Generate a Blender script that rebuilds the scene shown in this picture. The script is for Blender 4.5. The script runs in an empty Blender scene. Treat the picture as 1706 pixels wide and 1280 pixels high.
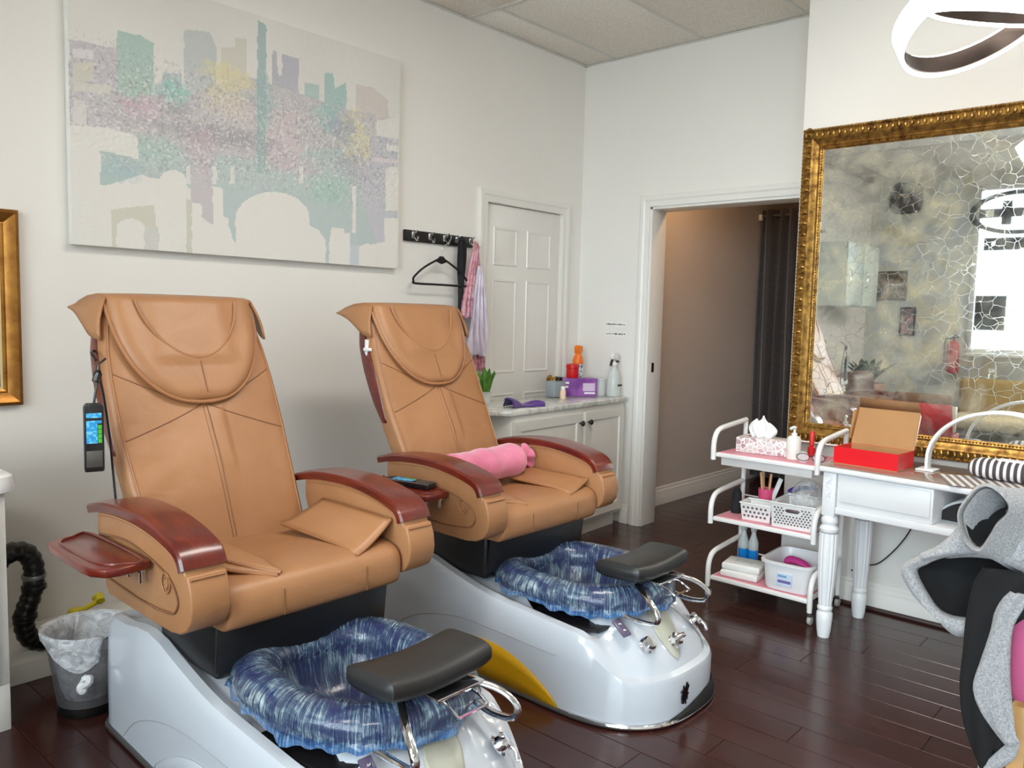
import bpy, bmesh, math, random
import numpy as np
from mathutils import Vector, Matrix
random.seed(7)
scene = bpy.context.scene
COL = scene.collection

# ------------------------------------------------------------------ camera
def setup_camera():
    yaw, pitch, roll = (math.radians(a) for a in (41.894, 4.880, 1.389))
    fw = Vector((math.cos(yaw)*math.cos(pitch), math.sin(yaw)*math.cos(pitch), -math.sin(pitch)))
    rt = Vector((math.sin(yaw), -math.cos(yaw), 0)); up = rt.cross(fw)
    r2 = math.cos(roll)*rt + math.sin(roll)*up
    u2 = -math.sin(roll)*rt + math.cos(roll)*up
    cam = bpy.data.cameras.new('camera'); ob = bpy.data.objects.new('camera', cam); COL.objects.link(ob)
    m = Matrix.Identity(4)
    for i in range(3):
        m[i][0] = r2[i]; m[i][1] = u2[i]; m[i][2] = -fw[i]
    m[0][3], m[1][3], m[2][3] = 0, 0, 1.345
    ob.matrix_world = m
    cam.sensor_fit = 'HORIZONTAL'; cam.sensor_width = 36.0
    cam.lens = 1348.9/1706*36.0
    cam.clip_start = 0.02
    scene.camera = ob
setup_camera()

# ------------------------------------------------------------------ world, light, exposure
scene.view_settings.view_transform = 'Standard'
scene.view_settings.look = 'None'
scene.view_settings.gamma = 1.0
scene.view_settings.use_curve_mapping = False
scene.view_settings.exposure = 0.76
SKY = 8.0
FILL_PANELS, FILL_PANEL_W = ((-1.0, -0.9), (-1.25, 0.85), (2.05, 1.3)), 17
scene.cycles.max_bounces = 16; scene.cycles.diffuse_bounces = 8; scene.cycles.transparent_max_bounces = 24
world = bpy.data.worlds.new('overcast_sky'); scene.world = world
world.use_nodes = True
_bg = world.node_tree.nodes['Background']
_bg.inputs[0].default_value = (0.80, 0.90, 1.0, 1); _bg.inputs[1].default_value = SKY

def area_light(name, loc, direction, sx, sy, power, color, spread=180):
    l = bpy.data.lights.new(name, 'AREA'); l.shape = 'RECTANGLE'; l.size = sx; l.size_y = sy
    l.energy = power; l.color = color; l.spread = math.radians(spread)
    o = bpy.data.objects.new(name, l); COL.objects.link(o); o.location = loc
    o.rotation_euler = Vector(direction).to_track_quat('-Z', 'Y').to_euler()
    return o
# the shop window behind the camera lets the overcast sky in: a light portal in its plane steers the sampling
_p = area_light('shop_window_portal', (-2.26, -0.05, 1.55), (1, 0, 0), 4.5, 2.6, 1.0, (1, 1, 1))
_p.data.cycles.is_portal = True
# added ceiling panels, all unseen, that fill the salon with extra light
for _x, _y in FILL_PANELS:
    area_light('fill_panel_light', (_x, _y, 2.955), (0, 0, -1), 1.1, 0.5, FILL_PANEL_W, (1.0, 0.95, 0.87))

# ------------------------------------------------------------------ helpers
def lin(c):
    return tuple((x/12.92 if x <= 0.04045 else ((x+0.055)/1.055)**2.4) for x in (v/255 for v in c))
def C4(c): return lin(c)+(1,)

class N:
    """small node-tree helper"""
    def __init__(s, name):
        s.m = bpy.data.materials.new(name); s.m.use_nodes = True
        s.t = s.m.node_tree; s.b = s.t.nodes['Principled BSDF']
    def n(s, typ, **k):
        nd = s.t.nodes.new(typ)
        for a, v in k.items():
            if a[:2] == 'i_':
                key = a[2:]; nd.inputs[int(key) if key.isdigit() else key.replace('_', ' ')].default_value = v
            else: setattr(nd, a, v)
        return nd
    def l(s, a, b): s.t.links.new(a, b)
    def coord(s, kind='Object', scale=None):
        tc = s.n('ShaderNodeTexCoord'); o = tc.outputs[kind]
        if scale:
            mp = s.n('ShaderNodeMapping'); mp.inputs['Scale'].default_value = scale; s.l(o, mp.inputs[0]); o = mp.outputs[0]
        return o
    def noise(s, vec, scale, detail=3, rough=0.5, dist=0.0):
        nd = s.n('ShaderNodeTexNoise'); s.l(vec, nd.inputs['Vector'])
        nd.inputs['Scale'].default_value = scale; nd.inputs['Detail'].default_value = detail
        nd.inputs['Roughness'].default_value = rough; nd.inputs['Distortion'].default_value = dist
        return nd.outputs[0]
    def ramp(s, fac, stops):
        r = s.n('ShaderNodeValToRGB'); e = r.color_ramp.elements
        while len(e) < len(stops): e.new(0.5)
        for el, (p, c) in zip(e, stops): el.position = p; el.color = c
        s.l(fac, r.inputs[0]); return r.outputs[0]
    def bump(s, h, strength=0.2, dist=0.01):
        b = s.n('ShaderNodeBump'); b.inputs['Strength'].default_value = strength; b.inputs['Distance'].default_value = dist
        s.l(h, b.inputs['Height']); s.l(b.outputs[0], s.b.inputs['Normal'])
    def set(s, **k):
        for a, v in k.items(): s.b.inputs[a.replace('_', ' ')].default_value = v
        return s

MATS = {}
def plain(name, rgb, rough=0.5, metal=0.0, var=0.0, vscale=6, bump=0.0, bscale=60, coat=0.0, spec=0.5, trans=0.0, alpha=1.0, sheen=0.0):
    """a procedural material: noise-varied colour, optional relief"""
    if name in MATS: return MATS[name]
    g = N(name); v = g.coord('Object')
    c = np.array(lin(rgb)); d = 1-var if var else 0.97
    nz = g.noise(v, vscale, 3)
    col = g.ramp(nz, [(0.3, tuple(c*d)+(1,)), (0.7, tuple(np.minimum(c*(2-d), 1))+(1,))])
    g.l(col, g.b.inputs['Base Color'])
    g.set(Roughness=rough, Metallic=metal, Coat_Weight=coat, Coat_Roughness=0.08, Specular_IOR_Level=spec, Transmission_Weight=trans, Alpha=alpha, Sheen_Weight=sheen)
    if bump: g.bump(g.noise(v, bscale, 4), bump, 0.004)
    MATS[name] = g.m; return g.m

class M:
    """collects vertices and faces of one mesh"""
    def __init__(s): s.v = []; s.f = []; s.mi = None
    def add(s, vs, fs):
        o = len(s.v); s.v += [tuple(p) for p in vs]; s.f += [tuple(i+o for i in f) for f in fs]; return s
    def box(s, c, d, rz=0.0):
        x, y, z = (k/2 for k in d); ca, sa = math.cos(rz), math.sin(rz); vs = []
        for dz in (-z, z):
            for dx, dy in ((-x, -y), (x, -y), (x, y), (-x, y)):
                vs.append((c[0]+dx*ca-dy*sa, c[1]+dx*sa+dy*ca, c[2]+dz))
        return s.add(vs, [(3, 2, 1, 0), (4, 5, 6, 7), (0, 1, 5, 4), (1, 2, 6, 5), (2, 3, 7, 6), (3, 0, 4, 7)])
    def span(s, a, b):
        return s.box([(i+j)/2 for i, j in zip(a, b)], [abs(j-i) for i, j in zip(a, b)])
    def loft(s, loops, cap=True, closed=True, wrap=False):
        n = len(loops[0]); vs = [p for l in loops for p in l]; fs = []
        R = len(loops)
        for r in range(R if wrap else R-1):
            q = (r+1) % R
            for i in range(n if closed else n-1):
                j = (i+1) % n
                fs.append((r*n+i, r*n+j, q*n+j, q*n+i))
        if cap and not wrap:
            fs.append(tuple(range(n-1, -1, -1))); fs.append(tuple((R-1)*n+i for i in range(n)))
        return s.add(vs, fs)
    def grid(s, rows): return s.loft(rows, cap=False, closed=False)
    def tube(s, path, r, n=10, closed=False, flat=1.0):
        P = [Vector(p) for p in path]; K = len(P); loops = []; up = None
        rr = r if hasattr(r, '__len__') else [r]*K
        for i in range(K):
            a = P[i-1] if (i or closed) else P[i]; b = P[(i+1) % K] if (i < K-1 or closed) else P[i]
            t = (b-a).normalized()
            if up is None:
                up = Vector((0, 0, 1)) if abs(t.z) < 0.9 else Vector((1, 0, 0))
            up = (up-t*up.dot(t)).normalized(); sd = t.cross(up)
            loops.append([tuple(P[i]+rr[i]*(math.cos(q)*sd+math.sin(q)*up*flat)) for q in (2*math.pi*k/n for k in range(n))])
        return s.loft(loops, cap=not closed, wrap=closed)
    def lathe(s, prof, n=24, c=(0, 0, 0), axis='z', cap=True):
        loops = []
        for r, h in prof:
            lp = []
            for k in range(n):
                q = 2*math.pi*k/n; a, b = r*math.cos(q), r*math.sin(q)
                p = {'z': (a, b, h), 'x': (h, a, b), 'y': (b, h, a)}[axis]
                lp.append((p[0]+c[0], p[1]+c[1], p[2]+c[2]))
            loops.append(lp)
        return s.loft(loops, cap=cap)
    def prism(s, poly, a, b, axis='x'):
        """poly: 2-D outline; axis x -> (y,z), y -> (x,z), z -> (x,y)"""
        def P(u, v, w): return {'x': (w, u, v), 'y': (u, w, v), 'z': (u, v, w)}[axis]
        n = len(poly)
        vs = [P(u, v, a) for u, v in poly]+[P(u, v, b) for u, v in poly]
        fs = [tuple(range(n-1, -1, -1)), tuple(range(n, 2*n))]+[(i, (i+1) % n, n+(i+1) % n, n+i) for i in range(n)]
        return s.add(vs, fs)
    def build(s, name, mat=None, parent=None, bevel=0, seg=2, angle=40, subsurf=0, solid=0.0, ang_b=30, loc=None, rot=None):
        bm = bmesh.new(); vs = [bm.verts.new(p) for p in s.v]
        for f in s.f:
            g = []
            for i in f:
                if vs[i] not in g: g.append(vs[i])
            if len(g) >= 3:
                try: bm.faces.new(g)
                except ValueError: pass
        bmesh.ops.remove_doubles(bm, verts=bm.verts, dist=1e-6)
        bmesh.ops.recalc_face_normals(bm, faces=bm.faces)
        if bevel:
            ed = [e for e in bm.edges if len(e.link_faces) == 2 and e.calc_face_angle(0) > math.radians(ang_b)]
            bmesh.ops.bevel(bm, geom=ed, offset=bevel, segments=seg, profile=0.5, affect='EDGES', clamp_overlap=True)
        me = bpy.data.meshes.new(name); bm.to_mesh(me); bm.free()
        me.shade_smooth(); me.set_sharp_from_angle(angle=math.radians(angle))
        return link(name, me, mat, parent, subsurf, solid, loc, rot)

def link(name, me, mat=None, parent=None, subsurf=0, solid=0.0, loc=None, rot=None):
    o = bpy.data.objects.new(name, me); COL.objects.link(o)
    if mat: me.materials.append(mat) if not me.materials else None
    if parent: o.parent = parent
    if loc: o.location = loc
    if rot: o.rotation_euler = rot
    if solid:
        md = o.modifiers.new('thickness', 'SOLIDIFY'); md.thickness = solid; md.offset = 0
    if subsurf:
        md = o.modifiers.new('smooth', 'SUBSURF'); md.levels = subsurf; md.render_levels = subsurf
    return o
def thing(name, label, cat, loc=(0, 0, 0), rz=0.0, group=None):
    o = bpy.data.objects.new(name, None); COL.objects.link(o); o.location = loc; o.rotation_euler = (0, 0, rz)
    o.empty_display_size = 0.1
    return tag(o, label, cat, group)
def tag(o, label=None, cat=None, group=None, kind=None):
    if label: o['label'] = label
    if cat: o['category'] = cat
    if group: o['group'] = group
    if kind: o['kind'] = kind
    return o
def struct(o): o['kind'] = 'structure'; return o
def share(name, src, parent, loc=(0, 0, 0), rot=None):
    o = bpy.data.objects.new(name, src.data); COL.objects.link(o); o.parent = parent; o.location = loc
    if rot: o.rotation_euler = rot
    return o
def arc(c, r, a0, a1, n, plane='xz', k=0.0, ry=None):
    out = []
    for i in range(n+1):
        q = math.radians(a0+(a1-a0)*i/n); a, b = r*math.cos(q), (ry or r)*math.sin(q)
        out.append({'xz': (c[0]+a, k, c[1]+b), 'yz': (k, c[0]+a, c[1]+b), 'xy': (c[0]+a, c[1]+b, k)}[plane])
    return out
def spline(pts, n=8, closed=False):
    """Catmull-Rom through points"""
    P = [Vector(p) for p in pts]; K = len(P); out = []
    R = range(K) if closed else range(K-1)
    for i in R:
        p0 = P[(i-1) % K] if (closed or i > 0) else P[i]*2-P[i+1]
        p1, p2 = P[i], P[(i+1) % K]
        p3 = P[(i+2) % K] if (closed or i+2 < K) else p2*2-p1
        for k in range(n):
            t = k/n
            out.append(tuple(0.5*((2*p1)+(p2-p0)*t+(2*p0-5*p1+4*p2-p3)*t*t+(3*p1-p0-3*p2+p3)*t**3)))
    if not closed: out.append(tuple(P[-1]))
    return out
def interp(x, xs, ys): return float(np.interp(x, xs, ys))
def text(name, body, size, mat, parent=None, loc=(0, 0, 0), rot=(0, 0, 0), ext=0.0005, align='CENTER'):
    cu = bpy.data.curves.new(name, 'FONT'); cu.body = body; cu.size = size; cu.extrude = ext; cu.align_x = align; cu.align_y = 'CENTER'
    o = bpy.data.objects.new(name, cu); COL.objects.link(o)
    dg = bpy.context.evaluated_depsgraph_get(); me = bpy.data.meshes.new_from_object(o.evaluated_get(dg)); me.name = name
    bpy.data.objects.remove(o); bpy.data.curves.remove(cu)
    return link(name, me, mat, parent, loc=loc, rot=rot)

# ------------------------------------------------------------------ materials of the room
def wall_mat(name, rgb):
    g = N(name); v = g.coord('Object')
    c = np.array(lin(rgb))
    g.l(g.ramp(g.noise(v, 1.3, 4), [(0.3, tuple(c*0.985)+(1,)), (0.7, tuple(c*1.015)+(1,))]), g.b.inputs['Base Color'])
    g.set(Roughness=0.55, Specular_IOR_Level=0.35); g.bump(g.noise(v, 260, 3), 0.05, 0.002)
    return g.m
W_PAINT = wall_mat('wall_paint', (230, 227, 222))
TRIM = plain('white_trim_paint', (228, 226, 221), 0.35, var=0.01)
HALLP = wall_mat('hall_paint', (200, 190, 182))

def floor_mat():
    g = N('dark_plank_wood'); v = g.coord('Object', (3.0, 0.5, 3.0))
    oi = g.n('ShaderNodeObjectInfo')
    ad = g.n('ShaderNodeVectorMath', operation='ADD'); g.l(v, ad.inputs[0])
    cm = g.n('ShaderNodeMath', operation='MULTIPLY', i_1=37.0); g.l(oi.outputs['Random'], cm.inputs[0]); g.l(cm.outputs[0], ad.inputs[1])
    grain = g.noise(ad.outputs[0], 14, 6, 0.6, 0.6)
    c1 = g.ramp(grain, [(0.25, C4((44, 22, 20))), (0.6, C4((64, 33, 29))), (0.85, C4((76, 41, 36)))])
    mx = g.n('ShaderNodeMixRGB', blend_type='MULTIPLY'); mx.inputs[0].default_value = 1
    tone = g.ramp(oi.outputs['Random'], [(0.0, (0.86, 0.85, 0.85, 1)), (1.0, (1.08, 1.06, 1.05, 1))])
    g.l(c1, mx.inputs[1]); g.l(tone, mx.inputs[2]); g.l(mx.outputs[0], g.b.inputs['Base Color'])
    rg = g.ramp(g.noise(g.coord('Object'), 5, 4), [(0.3, (0.17,)*3+(1,)), (0.75, (0.27,)*3+(1,))])
    g.l(rg, g.b.inputs['Roughness']); g.set(Specular_IOR_Level=0.45, Coat_Weight=0.08, Coat_Roughness=0.15)
    g.bump(grain, 0.04, 0.002)
    return g.m
PLANK = floor_mat()
GAP = plain('plank_gap', (128, 100, 92), 0.8)  # lightened to paint in the light caught by the plank chamfers

YL, XB, XM, ZC = 3.36, 4.405, 3.935, 2.99      # left wall, back wall, mirror wall, ceiling
XF, YR = -2.2, -2.6                              # shop front, far side wall (behind the camera)

# floor: sub-floor slab with separate planks running along Y
fl = M().span((XF, YR, -0.12), (XB+3.2, YL+0.12, -0.0125)).build('floor', GAP); struct(fl)
PW = 0.1276
def plank_proto(L):
    m = M(); h = 0.0015; w = PW/2-0.0007; l = L/2-0.0008; c = 0.0012
    m.loft([[(-w, -l, -0.012), (w, -l, -0.012), (w, l, -0.012), (-w, l, -0.012)],
            [(-w, -l, -c), (w, -l, -c), (w, l, -c), (-w, l, -c)],
            [(-w+c, -l+c, 0), (w-c, -l+c, 0), (w-c, l-c, 0), (-w+c, l-c, 0)]])
    return m.build('plank', PLANK, fl, angle=20)
def lay_floor():
    L = 1.19; proto = None
    kx0, kx1 = int((0.45-2.718)/PW)-1, int((XB-2.718)/PW)
    for k in range(kx0, kx1+1):
        x = 2.718+(k+0.5)*PW
        off = (k*0.437) % 1.0*L
        y = -0.35+off-L
        # the joint seen near the coat: plank between 2.718 and 2.8456 ends at y = 0.66
        if k == 0: y = 0.66-2*L
        while y < YL:
            if x > 2.05-(y+L)*0.2 or y+L > 0.9:
                if y+L > 0.1 and y < YL-0.05 and x < XB:
                    yy = y
                    if proto is None: proto = plank_proto(L); proto.location = (x, yy+L/2, 0)
                    elif yy+L <= YL: share('plank', proto, fl, (x, yy+L/2, 0))
                    else: o = plank_proto(YL-yy); o.location = (x, (yy+YL)/2, 0)
            y += L
    for k in range(kx1-1, kx1+20):                     # hallway
        x = 2.718+(k+0.5)*PW
        if x < XB: continue
        share('plank', proto, fl, (x, 2.46+((k*0.3) % 0.12), 0))
    # the rest of the salon floor, behind the camera's view, in long runs
    far = M()
    x = XF
    while x < 2.0:
        far.span((x+0.001, YR, -0.012), (x+PW-0.001, -0.2 if x > 0.42 else YL, -0.0002)); x += PW
    far.build('plank_run', PLANK, fl)['kind'] = 'stuff'
    far2 = M(); x = 2.0
    while x < XM:
        far2.span((x+0.001, YR, -0.012), (x+PW-0.001, -1.2, -0.0002)); x += PW
    far2.build('plank_run', PLANK, fl)['kind'] = 'stuff'
lay_floor()

# ceiling: slab, lay-in tiles and T-bars
def tile_mat():
    g = N('ceiling_tile_board'); v = g.coord('Object')
    n1 = g.noise(v, 130, 3)
    g.l(g.ramp(n1, [(0.35, C4((222, 217, 207))), (0.55, C4((238, 234, 226)))]), g.b.inputs['Base Color'])
    g.set(Roughness=0.9, Specular_IOR_Level=0.1); g.bump(n1, 0.12, 0.004); return g.m
TILE = tile_mat()
TBAR = plain('ceiling_bar_paint', (214, 214, 210), 0.4)
ce = M().span((XF, YR, ZC+0.01), (XB+0.1, YL+0.1, ZC+0.09)).build('ceiling', TILE); struct(ce)
def lay_ceiling():
    tx, ty = 1.22, 0.62; xs = [3.29+tx*i for i in (-5, -4, -3, -2, -1, 0, 1)]; ys = [3.11-ty*i for i in range(-1, 11)]
    proto = None
    for i in range(len(xs)-1):
        for j in range(len(ys)-1):
            x0, x1, y1, y0 = max(xs[i], XF), min(xs[i+1], XB), min(ys[j], YL), max(ys[j+1], YR)
            if x1-x0 < 0.02 or y1-y0 < 0.02: continue
            full = abs(x1-x0-tx) < 1e-4 and abs(y1-y0-ty) < 1e-4
            if full and proto is not None: share('ceiling_tile', proto, ce, ((x0+x1)/2, (y0+y1)/2, ZC)); continue
            w, h = (x1-x0)/2-0.011, (y1-y0)/2-0.011
            o = M().loft([[(-w, -h, 0.004), (w, -h, 0.004), (w, h, 0.004), (-w, h, 0.004)], [(-w-.006, -h-.006, 0.009), (w+.006, -h-.006, 0.009), (w+.006, h+.006, 0.009), (-w-.006, h+.006, 0.009)]]).build('ceiling_tile', TILE, ce, loc=((x0+x1)/2, (y0+y1)/2, ZC))
            if full: proto = o
    for y in ys:
        if YR < y < YL: M().span((XF, y-0.012, ZC+0.001), (XB, y+0.012, ZC+0.010)).build('ceiling_bar', TBAR, ce, bevel=0.002)
    for x in xs:
        if XF < x < XB: M().span((x-0.013, YR, ZC-0.0005), (x+0.013, YL, ZC+0.0095)).build('ceiling_bar', TBAR, ce, bevel=0.002)
    # edge angles along the walls
    M().span((XF, YL-0.02, ZC-0.002), (XB, YL, ZC+0.002)).build('ceiling_bar', TBAR, ce)
    M().span((XB-0.02, 1.66, ZC-0.002), (XB, YL, ZC+0.002)).build('ceiling_bar', TBAR, ce)
lay_ceiling()

# walls
wl = struct(M().span((XF-0.12, YL, -0.1), (3.484, YL+0.12, 3.1)).span((4.19, YL, -0.1), (XB+0.1, YL+0.12, 3.1)).span((3.484, YL, 2.005), (4.19, YL+0.12, 3.1)).span((3.484, YL+0.06, -0.1), (4.19, YL+0.12, 2.005)).build('wall_left', W_PAINT))
DY0, DY1, DZ = 1.80, 2.815, 2.04       # doorway in the back wall
wb = struct(M().span((XB, DY1, -0.1), (XB+0.13, YL, 3.1)).span((XB, 1.40, DZ), (XB+0.13, DY1, 3.1)).span((XB, 1.40, -0.1), (XB+0.13, DY0, DZ)).build('wall_back', W_PAINT))
wm = struct(M().span((XM, YR, -0.1), (XM+0.47, 1.665, 3.1)).build('wall_right', W_PAINT, bevel=0.004))
struct(M().span((XF-0.12, YR-0.12, -0.1), (XM, YR, 3.1)).build('wall_far', W_PAINT))
# hallway beyond the doorway
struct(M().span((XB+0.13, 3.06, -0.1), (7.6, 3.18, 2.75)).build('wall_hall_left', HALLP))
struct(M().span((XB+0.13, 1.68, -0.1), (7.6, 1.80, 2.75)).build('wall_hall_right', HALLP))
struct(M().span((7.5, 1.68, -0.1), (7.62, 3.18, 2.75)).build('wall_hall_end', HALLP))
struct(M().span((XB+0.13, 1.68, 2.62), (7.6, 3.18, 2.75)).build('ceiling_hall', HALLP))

def base_profile(h, t):
    return [(0, 0), (t, 0), (t, h*0.55), (t*0.8, h*0.62), (t*0.8, h*0.75), (t*0.45, h*0.85), (t*0.45, h*0.93), (t*0.2, h), (0, h)]
def baseboard(name, a, b, nrm, h=0.12, t=0.018):
    a, b = Vector(a+(0,)), Vector(b+(0,)); nv = Vector(nrm+(0,))
    m = M().loft([[tuple(p+nv*(0.0005+d)+Vector((0, 0, z))) for d, z in base_profile(h, t)] for p in (a, b)])
    return struct(m.build(name, TRIM, angle=25))
baseboard('baseboard_left', (-2.1, YL), (3.0, YL), (0, -1))
baseboard('baseboard_right', (XM, 1.66), (XM, -2.5), (-1, 0), 0.125, 0.02)
baseboard('baseboard_back', (XB, 2.96), (XB, 2.90), (-1, 0))
baseboard('baseboard_hall', (4.54, 3.06), (7.5, 3.06), (0, -1), 0.13, 0.02)
QR = plain('dark_quarter_round', (58, 36, 33), 0.3)
struct(M().tube([(XM-0.024, 1.64, 0.006), (XM-0.024, -2.4, 0.006)], 0.012, 8).build('trim_1', QR))
# boxed-in skirting below the plumbing by the vanity
struct(M().prism([(3.118, 0), (3.118, 0.075), (3.14, 0.085), (3.14, 0.105), (3.20, 0.125), (YL-.02, 0.135), (YL-.02, 0)], 0.5, 1.5, 'x').build('trim_2', TRIM, bevel=0.003))

# casings
def casing(name, frame_pts, out, w=0.07, t=0.02):
    """three mitred lengths: frame_pts are opening corners (bottom, top, top, bottom)"""
    root = None
    o = Vector(out)
    P = [Vector(p) for p in frame_pts]; ctr = (P[0]+P[2])/2
    side = (P[3]-P[0]).normalized(); up = Vector((0, 0, 1))
    outs = [-side, (-side+up), (side+up), side]
    prof = [(0.0, 0.0), (0.0, 0.6), (0.12, 0.75), (0.45, 0.75), (0.6, 1.0), (0.9, 1.0), (1.0, 0.8), (1.0, 0.0)]
    m = M(); loops = []
    for p, d in zip(P, outs): loops.append([tuple(p+d*(w*a)+o*(t*b+0.0005)) for a, b in prof])
    m.loft(loops)
    return struct(m.build(name, TRIM, angle=25))
casing('trim_3', [(3.484, YL, 0), (3.484, YL, 2.005), (4.19, YL, 2.005), (4.19, YL, 0)], (0, -1, 0), 0.075, 0.022)
casing('trim_4', [(XB, DY1, 0), (XB, DY1, DZ), (XB, DY0, DZ), (XB, DY0, 0)], (-1, 0, 0), 0.07, 0.022)
jm = struct(M().span((XB-0.004, DY1-0.016, 0), (XB+0.16, DY1+0.001, DZ)).span((XB-0.004, DY0-0.001, 0), (XB+0.16, DY0+0.016, DZ)).span((XB-0.004, DY0, DZ-0.016), (XB+0.16, DY1, DZ+0.001)).build('trim_5', TRIM, bevel=0.002))
M().box((XB+0.06, DY1-0.018, 1.03), (0.022, 0.006, 0.06)).build('strike_plate', plain('dark_metal', (45, 38, 34), 0.4, 0.8), jm, bevel=0.001)

# six-panel door on the left wall
def panel_door():
    d = struct(M().span((3.487, YL+0.012, 0.0), (4.187, YL+0.05, 2.002)).build('door_1', TRIM, bevel=0.002))
    for x0, x1, z0, z1 in ((3.56, 3.775, 1.64, 1.87), (3.865, 4.10, 1.64, 1.87), (3.56, 3.775, 0.985, 1.56), (3.865, 4.10, 0.985, 1.56), (3.56, 3.775, 0.2, 0.86), (3.865, 4.10, 0.2, 0.86)):
        y = YL+0.012
        def r(i, dy): return [(x0+i, y+dy, z0+i), (x1-i, y+dy, z0+i), (x1-i, y+dy, z1-i), (x0+i, y+dy, z1-i)]
        M().loft([r(0, -0.0002), r(0.004, -0.006), r(0.012, -0.006), r(0.018, -0.0015), r(0.024, -0.0015), r(0.046, -0.005)]).build('door_panel', TRIM, d, angle=15)
    brass = plain('brass', (196, 160, 84), 0.25, 1.0)
    k = M().lathe([(0.0, 0.0), (0.03, 0.0), (0.032, -0.006), (0.012, -0.012), (0.011, -0.035), (0.024, -0.045), (0.029, -0.06), (0.022, -0.074), (0, -0.078)], 20, (4.125, YL+0.011, 0.925), 'y').build('door_knob', brass, d)
    return d
panel_door()

# ------------------------------------------------------------------ pedicure chairs
def leather():
    g = N('tan_leather'); v = g.coord('Object')
    n = g.noise(v, 3.2, 4, 0.55)
    g.l(g.ramp(n, [(0.3, C4((156, 109, 72))), (0.7, C4((172, 123, 84)))]), g.b.inputs['Base Color'])
    g.set(Roughness=0.42, Specular_IOR_Level=0.45)
    w = g.noise(g.coord('Object', (6, 6, 8)), 1.2, 3, 0.5, 0.6)
    f = g.noise(v, 380, 2)
    a = g.n('ShaderNodeMath', operation='MULTIPLY_ADD', i_1=0.06); g.l(f, a.inputs[0]); g.l(w, a.inputs[2])
    g.bump(a.outputs[0], 0.28, 0.012); return g.m
LEA = leather()
SEAM = plain('leather_seam', (128, 86, 56), 0.5)
PIPING = plain('leather_piping', (164, 114, 76), 0.42)
def cherry():
    g = N('cherry_lacquer'); v = g.coord('Object', (14, 2.5, 14))
    n = g.noise(v, 2.2, 5, 0.6, 0.8)
    g.l(g.ramp(n, [(0.25, C4((72, 18, 13))), (0.55, C4((102, 30, 18))), (0.85, C4((132, 52, 26)))]), g.b.inputs['Base Color'])
    g.set(Roughness=0.3, Coat_Weight=0.35, Coat_Roughness=0.15); return g.m
CHERRY = cherry()
SHELL = plain('white_gelcoat', (198, 204, 213), 0.16, var=0.008, coat=0.5)
BLACKV = plain('black_vinyl', (24, 24, 26), 0.38, var=0.1, bump=0.1, bscale=220)
RUBBER = plain('black_rubber_pad', (38, 38, 38), 0.42, var=0.08)
CHROME = plain('chrome', (225, 226, 230), 0.08, 1.0)
NAVY = plain('navy_basin', (56, 50, 92), 0.25, var=0.15, coat=0.4)
YELLOW = plain('mustard_panel', (206, 156, 16), 0.35, var=0.05)
DARKP = plain('dark_plastic', (30, 28, 30), 0.3)
CREAM = plain('cream_plastic', (182, 182, 168), 0.25)
EMBLEM = plain('black_emblem', (14, 13, 14), 0.4)

def sstep(a, b, x):
    t = min(max((x-a)/(b-a), 0), 1); return t*t*(3-2*t)
def footprint(n=96):
    """plan outline of the base, counter-clockwise, local (u, y)"""
    def w(y): return interp(y, [-0.4, -0.1, 0.2, 0.6], [0.325, 0.322, 0.312, 0.296])
    right = []
    for i in range(33):                                    # nose: from front centre to right side
        q = math.pi/2*i/32; e = 2/2.7
        right.append((0.325*math.sin(q)**e, -0.40-0.375*math.cos(q)**e))
    for y in np.linspace(-0.34, 0.56, 12): right.append((w(y), float(y)))
    for i in range(1, 7):
        q = math.pi/2*i/6; right.append((w(0.6)-0.07+0.07*math.cos(q), 0.58+0.07*math.sin(q)))
    right.append((0.12, 0.65)); right.append((0.0, 0.65))
    left = [(-u, y) for u, y in right[-2:0:-1]]
    return right+left
FP = footprint()
def inset(pts, d):
    n = len(pts); out = []
    for i in range(n):
        a, b = pts[i-1], pts[(i+1) % n]; t = Vector((b[0]-a[0], b[1]-a[1])).normalized()
        out.append((pts[i][0]-t.y*d, pts[i][1]+t.x*d))
    return out
def ridge(y): return interp(y, [-0.77, -0.6, -0.4, -0.12, 0.0, 0.14, 0.26, 0.36, 0.45, 0.65], [0.27, 0.285, 0.30, 0.318, 0.335, 0.365, 0.395, 0.398, 0.375, 0.36])
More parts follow.
